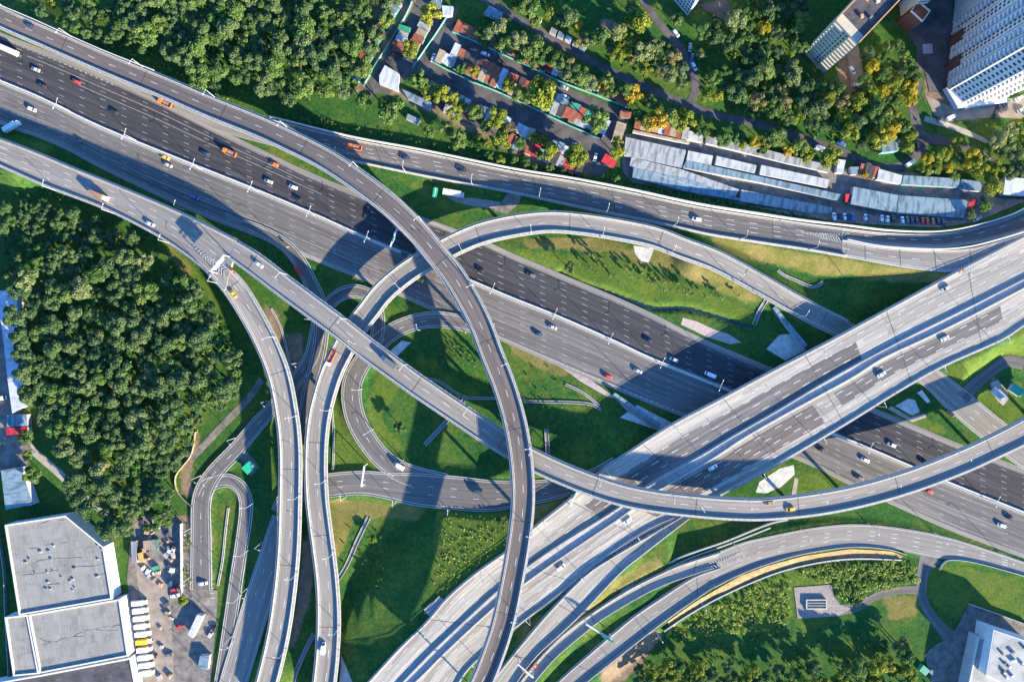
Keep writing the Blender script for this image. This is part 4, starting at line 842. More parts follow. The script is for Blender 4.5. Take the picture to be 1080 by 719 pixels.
spot_shed(642, 171, 7, 4.6, -.5, 'roof_crimson', 'bright crimson garage by the foot of the cross alley')
spot_shed(659, 122, 5.5, 3.5, -.2, 'roof_rust', 'rust roofed garage at the top of the cross alley')
spot_shed(604, 117, 4, 6, -.4, 'roof_green', 'single green garage among the grey ones left of the round tree')
spot_shed(892, 210, 3, 4, 0, 'roof_crimson', 'little crimson shed between the two long blue garage blocks')
# teal fences along the alleys
def fence(key, pts, label, h=2.0, mat='teal_fence'):
    q = [(a, b_, terr(*WT(a, b_)[:2])) for a, b_ in pts]; r = Road(key, pts=[(a, b_, 2, z) for a, b_, z in q]); root = empty('fence', tuple(r.at(0, 0, 0))); tag(root, label, 'fence')
    mb = MB(); r.bar(mb, 0, .05, 0, -.05, .1, h); part_of(root, mb, 'panel', mat); mb = MB(); r.bar(mb, 0, .14, 0, -.14, h, h+.1); part_of(root, mb, 'top_rail', 'concrete' if mat != 'teal_fence' else mat)
    d = 0; mb = MB()
    while d < r.len: mb.box(r.at(d, 0, .15, h/2), (.15, .15, h+.2)); d += 4
    part_of(root, mb, 'posts', 'steel')
fence('f1', [(435, 3), (427, 20), (412, 45), (398, 67), (384, 91)], 'teal fence on the left side of the leftmost alley')
fence('f2', [(471, 20), (458, 40), (446, 57), (435, 73)], 'teal fence on the right side of the short garage rows')
fence('f3', [(477, 35), (503, 46), (550, 68), (593, 88), (630, 102), (663, 115)], 'long teal fence above the upper alley')
fence('f4', [(457, 67), (490, 84), (525, 98), (560, 114), (595, 131), (632, 147)], 'long teal fence above the lower alley')
fence('f5', [(634, 147), (642, 128)], 'short teal fence at the right end of the garage rows')
fence('f6', [(192.5, 551), (193, 590), (193, 624)], 'pale concrete fence on the right side of the depot yard', 2.6, 'concrete_white')
fence('f7', [(207, 455), (203, 478), (193, 492), (186, 502), (187, 515), (195, 526), (204, 534)], 'rusty wavy fence below the woodland path', 1.4, 'brick_orange')
fence('f8', [(-3, 520), (0, 560), (6, 600), (8, 650), (12, 719)], 'long dark fence left of the flat roofed building', 2, 'concrete_dark')
# ---- tall buildings
def windows(root, a, b_, z0, z1, cols, rows, mat='glass_dark', wfrac=.6, hfrac=.5, limit=None, skipc=()):
    a = Vector(a); b_ = Vector(b_); d = (b_-a); l = d.length; d /= l; n = Vector((d.y, -d.x)); rot = math.atan2(d.y, d.x); cw = l/cols; rh = (z1-z0)/rows; k = 0; rest = MB()
    for r_ in range(rows):
        for c in range(cols):
            if c in skipc: continue
            p = a+d*(c+.5)*cw+n*.02; z = z0+(r_+.5)*rh; mb = MB() if (limit is None or k < limit) else rest
            mb.box((p.x, p.y, z), (cw*wfrac, .16, rh*hfrac), rot); k += 1
            if mb is not rest: part_of(root, mb, 'window', mat)
    if rest.v: o = part_of(root, rest, 'window', mat); o['kind'] = 'stuff'
def tower(name, foot, h, label, wall, z=.0):
    root = empty(name, (foot[0][0], foot[0][1], z)); tag(root, label, 'building'); mb = MB(); mb.prism(foot, z-1, z+h); part_of(root, mb, 'wall', wall); return root
# slab block with yellowish end wall
p1 = Vector(W(847, 55)[:2]); p2 = Vector(W(868.5, 78)[:2]); dd = Vector((.69, .724)).normalized(); L_ = 95.0
F = [tuple(p1), tuple(p2), tuple(p2+dd*L_), tuple(p1+dd*L_)]; Hb = 36.0
t1 = tower('apartment_block', F, Hb, 'tall slab block with yellowish end wall of windows and a dark cluttered flat roof', 'wall_cream')
cw_ = (p2-p1)
for i, (f0, f1, c) in enumerate(((.06, .36, 3), (.4, .64, 3), (.68, .97, 3))):
    windows(t1, p1+cw_*f0, p1+cw_*f1, 2, Hb-1, 2, 12, wfrac=.72 if i != 1 else .4, hfrac=.55)
for i in range(12):                                    # balcony slabs on the end wall
    z = 3+i*2.83
    for f0, f1 in ((.04, .37), (.67, .98)):
        a, b_ = p1+cw_*f0, p1+cw_*f1; m_ = (a+b_)/2; n = Vector((cw_.y, -cw_.x)).normalized(); mb = MB(); mb.box((m_.x+n.x*.5, m_.y+n.y*.5, z), ((b_-a).length, 1.0, .9), math.atan2(cw_.y, cw_.x)); part_of(t1, mb, 'balcony', 'wall_cream')
windows(t1, Vector(F[1]), Vector(F[2]), 2, Hb-1, 5, 11, wfrac=.5, hfrac=.5)
mb = MB(); inn = [Vector(F[0])*1, ]; cx, cy = np.mean(F, axis=0); ax = Vector(dd); ay = cw_.normalized(); hw_ = cw_.length/2
c0 = (p1+p2)/2
def loc2(u, v): p = c0+dd*u+ay*v; return (p.x, p.y)
mb.prism([loc2(4.5, -hw_+.5), loc2(4.5, hw_-.5), loc2(L_-.5, hw_-.5), loc2(L_-.5, -hw_+.5)], Hb+.004, Hb+.05); part_of(t1, mb, 'roof', 'roof_bitumen')
mb = MB()
for q in (([loc2(0, -hw_), loc2(0, -hw_+.5), loc2(L_, -hw_+.5), loc2(L_, -hw_)]), ([loc2(0, hw_-.5), loc2(0, hw_), loc2(L_, hw_), loc2(L_, hw_-.5)])): mb.prism(q, Hb+.01, Hb+1.3)
part_of(t1, mb, 'parapet', 'brick_orange')
rr = random.Random(3)
for i in range(26):
    u, v = rr.uniform(8, 60), rr.uniform(-hw_+2, hw_-2); x, y = loc2(u, v); mb = MB(); mb.box((x, y, Hb+.7), (rr.uniform(.8, 3), rr.uniform(.6, 2), 1.2), rr.choice([.8, .8, 0.3])); part_of(t1, mb, 'roof_unit', rr.choice(['concrete_white', 'concrete_dark', 'brick_orange', 'steel']))
# white tower
A1, A2, A3, A4, A5 = W(1005, 24)[:2], W(998, 97)[:2], W(1011, 111)[:2], W(1057, 104)[:2], W(1120, 78)[:2]
F = [A1, A2, A3, A4, A5, W(1160, 78)[:2], W(1160, -60)[:2], W(1010, -30)[:2]]
t2 = tower('apartment_tower', F, 75, 'very tall white tower with rows of small dark windows at the upper right corner', 'wall_white')
windows(t2, A1, A2, 4, 74, 20, 25, wfrac=.6, hfrac=.55, limit=100, skipc=(3, 9, 13))
windows(t2, A2, A3, 4, 74, 3, 25, wfrac=.5, hfrac=.4, limit=0)
windows(t2, A3, A4, 4, 74, 10, 25, wfrac=.5, hfrac=.4, limit=0, skipc=(4,))
windows(t2, A4, A5, 4, 74, 14, 25, wfrac=.5, hfrac=.4, limit=0)
a = Vector(A1); b_ = Vector(A2)
for f in (.285, .64):                                  # recessed dark red entrance bays and pale pilasters
    c = a.lerp(b_, f); n = (b_-a).normalized(); nn = Vector((n.y, -n.x)); mb = MB(); mb.box((c.x+nn.x*.3, c.y+nn.y*.3, 5.5), (5.5, 1.4, 9), math.atan2(n.y, n.x)); part_of(t2, mb, 'entrance_bay', 'wall_brown')
for f in np.linspace(0, 1, 7):
    c = a.lerp(b_, f); n = (b_-a).normalized(); nn = Vector((n.y, -n.x)); mb = MB(); mb.box((c.x+nn.x*.25, c.y+nn.y*.25, 37.5), (.7, .7, 75), math.atan2(n.y, n.x)); part_of(t2, mb, 'pilaster', 'wall_white')
for f in (.08, .42, .53, .78, .92):                     # stacks of projecting balconies
    c = a.lerp(b_, f); n = (b_-a).normalized(); nn = Vector((n.y, -n.x)); mb = MB()
    for k in range(25): mb.box((c.x+nn.x*.7, c.y+nn.y*.7, 4.5+k*2.8), (2.6, 1.5, 1.15), math.atan2(n.y, n.x))
    part_of(t2, mb, 'balcony_stack', 'wall_white')
for f in (.15, .5, .85):
    c = Vector(A3).lerp(Vector(A4), f); n = (Vector(A4)-Vector(A3)).normalized(); nn = Vector((n.y, -n.x)); mb = MB()
    for k in range(25): mb.box((c.x+nn.x*.6, c.y+nn.y*.6, 4.5+k*2.8), (3, 1.3, 1.15), math.atan2(n.y, n.x))
    part_of(t2, mb, 'balcony_stack', 'wall_grey')
mb = MB(); q = Vector(A3).lerp(Vector(A2), .5); c = Vector(A2); mb.prism([tuple(c+Vector((-2.2, 1))), tuple(Vector(A3)+Vector((-2.5, -2.5))), tuple(Vector(A4)+Vector((0, -3))), A4, A3, A2], -.2, 3.4); part_of(t2, mb, 'entrance_canopy', 'wall_white')
# small towers left of it
def simple_building(foot, h, label, wall, roof, name='building', wins=None, parapet='concrete_white', z=0, roofz=.05, pw=.45):
    F = [W(a, b_, z)[:2] for a, b_ in foot]
    ar = sum(F[i][0]*F[(i+1) % len(F)][1]-F[(i+1) % len(F)][0]*F[i][1] for i in range(len(F)))
    if ar < 0: F = F[::-1]
    root = tower(name, F, h, label, wall, z); n = len(F); mb = MB(); cx, cy = np.mean(F, axis=0)
    inn = [(cx+(p[0]-cx)*.97, cy+(p[1]-cy)*.97) for p in F]; d = Vector(F[1])-Vector(F[0]); d.normalize()
    mb.prism(inn, z+h+.004, z+h+roofz, [((p[0]*d.x+p[1]*d.y), (-p[0]*d.y+p[1]*d.x)) for p in inn]); part_of(root, mb, 'roof', roof)
    mb = MB()
    for i in range(n):
        a, b_ = Vector(F[i]), Vector(F[(i+1) % n]); t_ = (b_-a).normalized(); nn = Vector((-t_.y, t_.x)); q = [a, b_, b_+nn*pw, a+nn*pw]
        mb.prism([tuple(v) for v in q], z+h+.01, z+h+.9+.003*i)
    part_of(root, mb, 'parapet', parapet)
    for w in (wins or []): windows(root, F[w[0]], F[(w[0]+1) % n], z+1.5, z+h-.6, w[1], w[2])
    return root, F
simple_building([(946, 24), (953, 13), (966, 24), (958, 35)], 12, 'low brown roofed block with three white roof hatches left of the white tower', 'wall_brown', 'roof_red', wins=[(0, 3, 3), (1, 3, 3)])
simple_building([(948, 4), (962, 4), (962, 17), (950, 18)], 18, 'blue grey block with a white edged roof at the top edge', 'wall_white', 'roof_dark', wins=[(0, 4, 5), (1, 4, 5)])
simple_building([(725, 17), (741, -2), (770, -25), (745, -40), (710, 0)], 18, 'grey apartment building poking in from the top edge beside the tree lane', 'wall_white', 'roof_grey', wins=[(3, 9, 6), (4, 6, 6), (0, 5, 6)])
# big flat roofed depot
def depot():
    def P(a, b_, h): return W(a, b_, h)
    root = empty('depot_building', W(60, 600)); tag(root, 'large flat roofed grey depot in three roof levels with white edges at the lower left', 'building')
    def block(pts, h, mat, label, pw=.7, z0=-1, pmat='concrete_white', h2=.8):
        F = [W(a, b_, h)[:2] for a, b_ in pts]
        if sum(F[i][0]*F[(i+1) % len(F)][1]-F[(i+1) % len(F)][0]*F[i][1] for i in range(len(F))) < 0: F = F[::-1]
        mb = MB(); mb.prism(F, z0, h-.05); w = part_of(root, mb, 'wall', 'wall_white')
        mb = MB(); cx, cy = np.mean(F, axis=0); inn = [(cx+(p[0]-cx)*.985, cy+(p[1]-cy)*.985) for p in F]; d = (Vector(F[1])-Vector(F[0])).normalized()
        mb.prism(inn, h-.04, h+.03, [(p[0], p[1]) for p in inn]); part_of(root, mb, 'roof', mat); n = len(F)
        for i in range(n):
            a, b_ = Vector(F[i]), Vector(F[(i+1) % n]); t_ = (b_-a).normalized(); nn = Vector((-t_.y, t_.x)); mb = MB(); mb.prism([tuple(v) for v in (a, b_, b_+nn*pw, a+nn*pw)], h+.01, h+h2+.004*i); part_of(root, mb, 'parapet', pmat)
        return F
    F1 = block([(6, 553), (70, 543), (110, 576), (119, 631), (21, 648)], 8, 'roof_ribbed', '')
    F2 = block([(31, 647.5), (127, 631), (136, 691), (43, 709)], 7.3, 'roof_ribbed', '')
    block([(6, 650), (30, 647.5), (42, 709.5), (15, 712)], 6.9, 'roof_ribbed', '')
    block([(-20, 722), (44, 711), (138, 693), (142, 715), (150, 760), (-20, 790)], 6.4, 'roof_bitumen', '', h2=.5)
    rr = random.Random(5)
    for i in range(22):
        x, y, _ = W(rr.uniform(26, 108), rr.uniform(570, 625), 8); mb = MB(); q_ = rr.uniform(.4, 1.5); mb.box((x, y, 8.3), (q_, rr.uniform(.4, 1.2), .6), .2); part_of(root, mb, 'roof_vent', rr.choice(['steel', 'concrete', 'roof_membrane']))
    # tarred seams
    for (a, b_, c, d, h) in ((32, 578, 86, 568, 8), (26, 592, 110, 585, 8), (24, 606, 112, 594, 8), (24, 622, 115, 604, 8), (22, 641, 116, 626, 8), (40, 551, 68, 547, 8), (42, 673, 62, 678, 7.3), (62, 677, 90, 665, 7.3), (90, 664, 131, 664, 7.3), (44, 680, 70, 672, 7.3), (100, 663, 132, 658, 7.3), (70, 672, 100, 669, 7.3)):
        p, q = Vector(W(a, b_, h)[:2]), Vector(W(c, d, h)[:2]); k = 7; pr = p
        for i in range(1, k+1):
            nx_ = p.lerp(q, i/k)+Vector((rr.uniform(-.4, .4), rr.uniform(-.5, .5))); t_ = (nx_-pr).normalized(); nn = Vector((-t_.y, t_.x))*rr.uniform(.06, .2); mb = MB()
            if rr.random() < .55:
                mb.quad(*[(v.x, v.y, h+.05) for v in (pr-nn, nx_-nn, nx_+nn, pr+nn)]); part_of(root, mb, 'tar_seam', 'joint')
            pr = nx_
depot()
shed([(-4, 307), (17, 305), (21, 340), (24, 380), (31, 424), (13, 436), (8, 400), (4, 360)], 5, 'long narrow whitish blue corrugated hall at the left edge beside the woodland', 'roof_white', doors=False, name='hall', cat='hall', wall='wall_white')
shed([(8, 438), (28, 437), (29, 449), (7, 450)], 3.5, 'blue roofed kiosk above the red roof at the left edge', 'roof_blue', doors=False, name='kiosk', cat='kiosk')
shed([(6, 451), (29, 450), (29, 457), (7, 458.5)], 3.6, 'bright red roof strip below the blue roofed kiosk', 'roof_crimson', doors=False, name='kiosk', cat='kiosk')
shed([(1, 496), (22, 492.5), (35, 532), (6, 537.5)], 5, 'glasshouse-like blue roof above the large depot', 'roof_blue', doors=False, name='hall', cat='hall', wall='wall_white')
shed([(198, 669), (208, 647.5), (214, 649.5), (203, 673)], 3.4, 'white trailer-like cabin in the depot yard', 'roof_pale', doors=False, name='cabin', cat='cabin', wall='wall_white')
shed([(211, 691), (221, 691), (219, 706), (208, 706)], 2.8, 'pale blue flat roof at the bottom of the depot yard', 'roof_blue', doors=False, name='shed', cat='shed')
# lower right building
r2, F_ = simple_building([(1021.5, 665), (1049, 671), (1046, 690), (1092, 690), (1092, 745), (1008, 745), (1010, 719)], 7, 'white edged flat roofed building at the lower right corner with a raised roof block', 'wall_grey', 'roof_membrane', wins=())
mb = MB(); F3 = [W(a, b_, 13)[:2] for a, b_ in [(1048, 664), (1095, 680), (1095, 740), (1040, 712)]][::-1]; mb.prism(F3, 0, 13); part_of(r2, mb, 'upper_storey', 'wall_white')
mb = MB(); cx, cy = np.mean(F3, axis=0); mb.prism([(cx+(p[0]-cx)*.96, cy+(p[1]-cy)*.96) for p in F3], 13.004, 13.06); part_of(r2, mb, 'roof', 'roof_membrane')
rr = random.Random(8)
for i in range(14):
    x, y, _ = W(rr.uniform(1055, 1080), rr.uniform(680, 715), 13); mb = MB(); mb.box((x, y, 13.6), (rr.uniform(.6, 1.8), rr.uniform(.5, 1.4), 1.1), .3); part_of(r2, mb, 'roof_unit', rr.choice(['steel', 'concrete_white', 'concrete_dark']))
x, y, z = WT(1035, 688); mb = MB(); mb.tube((x, y, 9), (x, y, 10.4), .5, .5); part_of(r2, mb, 'roof_fan', 'steel_white')
wall_thing('w_br', [(1021, 636, .3), (1050, 646, .3), (1085, 659, .3)], .3, 1.8, 'low boundary wall above the lower right building', mat='concrete', base=-.5)
# concrete vent box on the pad
x, y, z = WT(860, 636); vb = empty('vent_shaft', (x, y, z)); tag(vb, 'open topped rectangular concrete shaft with two beams on the pad in the field', 'shaft')
for a, b_, sx, sy in ((0, 2.3, 11, .6), (0, -2.3, 11, .6), (5.2, 0, .6, 4), (-5.2, 0, .6, 4)): mb = MB(); mb.box((a, b_, .75), (sx, sy, 1.5)); mb.build('wall', 'concrete', vb)
for b_ in (.7, -.7): mb = MB(); mb.box((0, b_, 1.2), (9.8, .35, .4)); mb.build('beam', 'concrete', vb)
mb = MB(); mb.box((0, 0, .12), (9.8, 4, .1)); mb.build('floor', 'concrete_dark', vb)
# little structures
x, y, z = WT(264, 492); k = empty('kiosk', (x, y, z), .75); tag(k, 'green roofed kiosk on a grey apron inside the small loop lane', 'kiosk')
mb = MB(); mb.box((0, 0, 1.3), (5, 4, 2.6)); mb.build('wall', 'wall_white', k); mb = MB(); mb.box((0, 0, 2.75), (5.6, 4.6, .25)); mb.build('roof', 'green_sign', k); mb = MB(); mb.box((2.4, -1, 2.95), (1.2, 1, .5)); mb.build('roof_unit', 'steel_white', k)
o = drape([(250, 478), (259, 475), (274, 492), (264, 502)], 'paving', 'yard_asphalt', dz=.1); tag(o, 'grey apron around the green roofed kiosk of the loop lane', kind='structure')
x, y, z = WT(1069, 411); k = empty('kiosk', (x, y, z), -.6); tag(k, 'green roofed kiosk beside the two grey tanks right of the wide bridge', 'kiosk')
mb = MB(); mb.box((0, 0, 1.3), (6, 4, 2.6)); mb.build('wall', 'wall_white', k); mb = MB(); mb.box((0, 0, 2.75), (6.6, 4.6, .25)); mb.build('roof', 'green_paint', k)
o = drape([(1044, 404), (1052, 400), (1062, 412), (1064, 420), (1058, 428), (1050, 420)], 'paving', 'path_pale', dz=.1); tag(o, 'pale apron beside the green roofed kiosk at the right', kind='structure')
x, y, z = WT(1051, 416); k = empty('cabin', (x, y, z), -.75); tag(k, 'low blue grey cabin on the pale apron right of the wide bridge', 'cabin')
mb = MB(); mb.box((0, 0, 1), (7.5, 2.4, 2)); mb.build('body', 'wall_white', k); mb = MB(); mb.box((0, 0, 2.06), (7.8, 2.6, .12)); mb.build('roof', 'roof_white', k)
x, y, z = WT(673, 685)
# trailer by the upper lawn
x, y, z = WT(477, 204.5); k = empty('trailer', (x, y, z), -.17); tag(k, 'long white box trailer parked in the upper lawn beside the green container', 'trailer')
mb = MB(); mb.box((0, 0, 2.0), (9.5, 3.0, 2.6)); mb.build('box', 'concrete_white', k); mb = MB(); mb.box((5.6, 0, 1.2), (1.4, 2.4, 1.6)); mb.build('cab', 'steel_white', k)
for a in (-3.4, -2.2, 3.6):
    for b_ in (-1.2, 1.2): mb = MB(); mb.tube((a, b_-.15, .5), (a, b_+.15, .5), .5, .5, 12); mb.build('wheel', 'tyre', k)
x, y, z = WT(459.5, 204); k = empty('container', (x, y, z), 1.4); tag(k, 'narrow green container left of the white trailer', 'container')
mb = MB(); mb.box((0, 0, 1.3), (5, 2.2, 2.6)); mb.build('body', 'green_sign', k); mb = MB(); mb.box((0, 0, 2.65), (5.1, .3, .1)); mb.build('roof_rib', 'concrete_white', k)

shed([(815, 325), (818, 323), (852, 364), (848, 368)], 3, 'long narrow bluish roof over steps climbing to the upper edge of the wide bridge', 'roof_blue', doors=False, name='covered_steps', cat='steps')
shed([(646, 416), (649, 414), (697, 447), (694, 450)], 2.6, 'long narrow roof over steps on the left foot of the wide bridge', 'roof_blue', doors=False, name='covered_steps', cat='steps')
# ---------------- trees ----------------
def leaf_mesh(name, seed, R=5.0, hgt=7.5, clumps=16, leaves=170, size=.54, mat='leaf_green', flat=.75):
    """crown: many small leaf faces on clumps spread through the crown's volume; base of the crown at z=0"""
    r = np.random.RandomState(seed); V = []; 
    cs = []
    for i in range(clumps):
        a = r.rand()*2*math.pi; q = math.sqrt(r.rand())*.78; z = r.rand()
        top = math.sqrt(max(0, 1-q*q))
        cs.append((math.cos(a)*q*R, math.sin(a)*q*R, hgt*(.25+.62*top*(.45+.55*z)), R*(.24+.2*r.rand())))
    for cx, cy, cz, cr in cs:
        n = int(leaves*(cr/(R*.34))**2)
        d = r.normal(size=(n, 3)); d /= np.linalg.norm(d, axis=1)[:, None]; d[:, 2] = np.abs(d[:, 2])*1.0-.25*(r.rand(n) < .3)
        p = np.array([cx, cy, cz])+d*cr*(.62+.42*r.rand(n))[:, None]*np.array([1, 1, flat])
        nn = d+r.normal(size=(n, 3))*.55; nn /= np.linalg.norm(nn, axis=1)[:, None]
        u = np.cross(nn, r.normal(size=(n, 3))); u /= np.linalg.norm(u, axis=1)[:, None]; w = np.cross(nn, u)
        s_ = size*(.55+.8*r.rand(n))[:, None]*.5
        V.append(np.stack([p-u*s_-w*s_*.7, p+u*s_-w*s_*.8, p+u*s_*.8+w*s_, p-u*s_*.9+w*s_*.8], 1))
    V = np.concatenate(V).reshape(-1, 3); n = len(V)//4
    me = bpy.data.meshes.new(name); me.vertices.add(len(V)); me.vertices.foreach_set('co', V.astype(np.float32).ravel())
    me.loops.add(len(V)); me.loops.foreach_set('vertex_index', np.arange(len(V), dtype=np.int32)); me.polygons.add(n)
    me.polygons.foreach_set('loop_start', np.arange(0, len(V), 4, dtype=np.int32)); me.update(); me.validate(); me.materials.append(MATS[mat]); return me
CROWNS = [leaf_mesh('crown', 100+i, clumps=[15, 19, 12, 22, 17, 14, 26, 10][i], hgt=[7.5, 8.5, 7, 9, 6.5, 8, 8, 9][i]) for i in range(8)]
def trunk_mesh(seed):
    rr = random.Random(seed); mb = MB(); mb.tube((0, 0, -.5), (.2, .1, 5), .32, .22, 7); mb.tube((.2, .1, 5), (.3, -.2, 10), .22, .07, 6)
    for k in range(6):
        a = k*1.05+rr.random(); z = 4+k*.8; mb.tube((.2, .1, z), (math.cos(a)*3, math.sin(a)*3, z+3), .12, .04, 5)
    o = mb.build('trunk', 'bark'); me = o.data; bpy.data.objects.remove(o); return me
TRUNKS = [trunk_mesh(i) for i in range(3)]
NT = [0]
def tree(x, y, rad, mat, label, group=None, kind='tree', stem=None, cidx=None):
    """rad: crown radius in metres"""
    NT[0] += 1; k = rad/5.0; g = terr(x, y); root = empty(kind, (x, y, g), random.random()*6.283); tag(root, label, 'tree', group)
    st = (3.4 if stem is None else stem)
    t_ = bpy.data.objects.new('trunk', random.choice(TRUNKS)); COL.objects.link(t_); t_.parent = root; t_.scale = (k, k, k*(.55+st*.1))
    c = bpy.data.objects.new('crown', CROWNS[random.randrange(8) if cidx is None else cidx]); COL.objects.link(c); c.parent = root; c.location = (0, 0, st*k)
    c.scale = (k*random.uniform(.92, 1.12), k*random.uniform(.92, 1.12), k*random.uniform(.9, 1.15))
    c.material_slots[0].link = 'OBJECT'; c.material_slots[0].material = MATS[mat]; return root
def WX(px, py, z=8):
    x, y, _ = W(px, py, z+terr(*W(px, py, z)[:2])); return x, y
def pick(w):
    s_ = random.random()*sum(w.values())
    for k, v in w.items():
        s_ -= v
        if s_ <= 0: return k
    return k
COLN = {'leaf_dark': 'dark green', 'leaf_green': 'mid green', 'leaf_lime': 'yellow green', 'leaf_yellow': 'golden yellow', 'leaf_olive': 'brownish olive', 'leaf_pale': 'pale grey green'}
SIZES = [(4.2, 'small'), (5.6, 'medium'), (9, 'large')]
PLACED = []; LATER = []
def wood(poly, r0, r1, sp, mats, where, group, holes=(), n_max=400, gap=.62, stem=None, clear=(), kind='tree'):
    xs = [p[0] for p in poly]; ys = [p[1] for p in poly]; n = 0; tries = 0
    while n < n_max and tries < 9000:
        tries += 1; px, py = random.uniform(min(xs), max(xs)), random.uniform(min(ys), max(ys))
        if not inpoly(poly, np.array([px]), np.array([py]))[0]: continue
        if any(inpoly(h, np.array([px]), np.array([py]))[0] for h in holes): continue
        R = random.uniform(r0, r1); x, y = WX(px, py)
        if any((x-a)**2+(y-b_)**2 < ((R+c)*gap*sp)**2 for a, b_, c in PLACED): continue
        bad = False
        for k in clear:
            o = ROADS[k]; d = np.hypot(o.c[:, 0]-x, o.c[:, 1]-y)-o.hw
            if d.min() < R*.75: bad = True; break
        if bad: continue
        m_ = pick(mats); PLACED.append((x, y, R)); n += 1
        sz = [s[1] for s in SIZES if R <= s[0]][0]
        LATER.append((R, x, y, m_, '%s %s tree %s' % (sz, COLN[m_], where), group, stem, kind))
    return n
AP = ('al1', 'al2', 'al3', 'al4', 'al5', 'u1', 'u2')
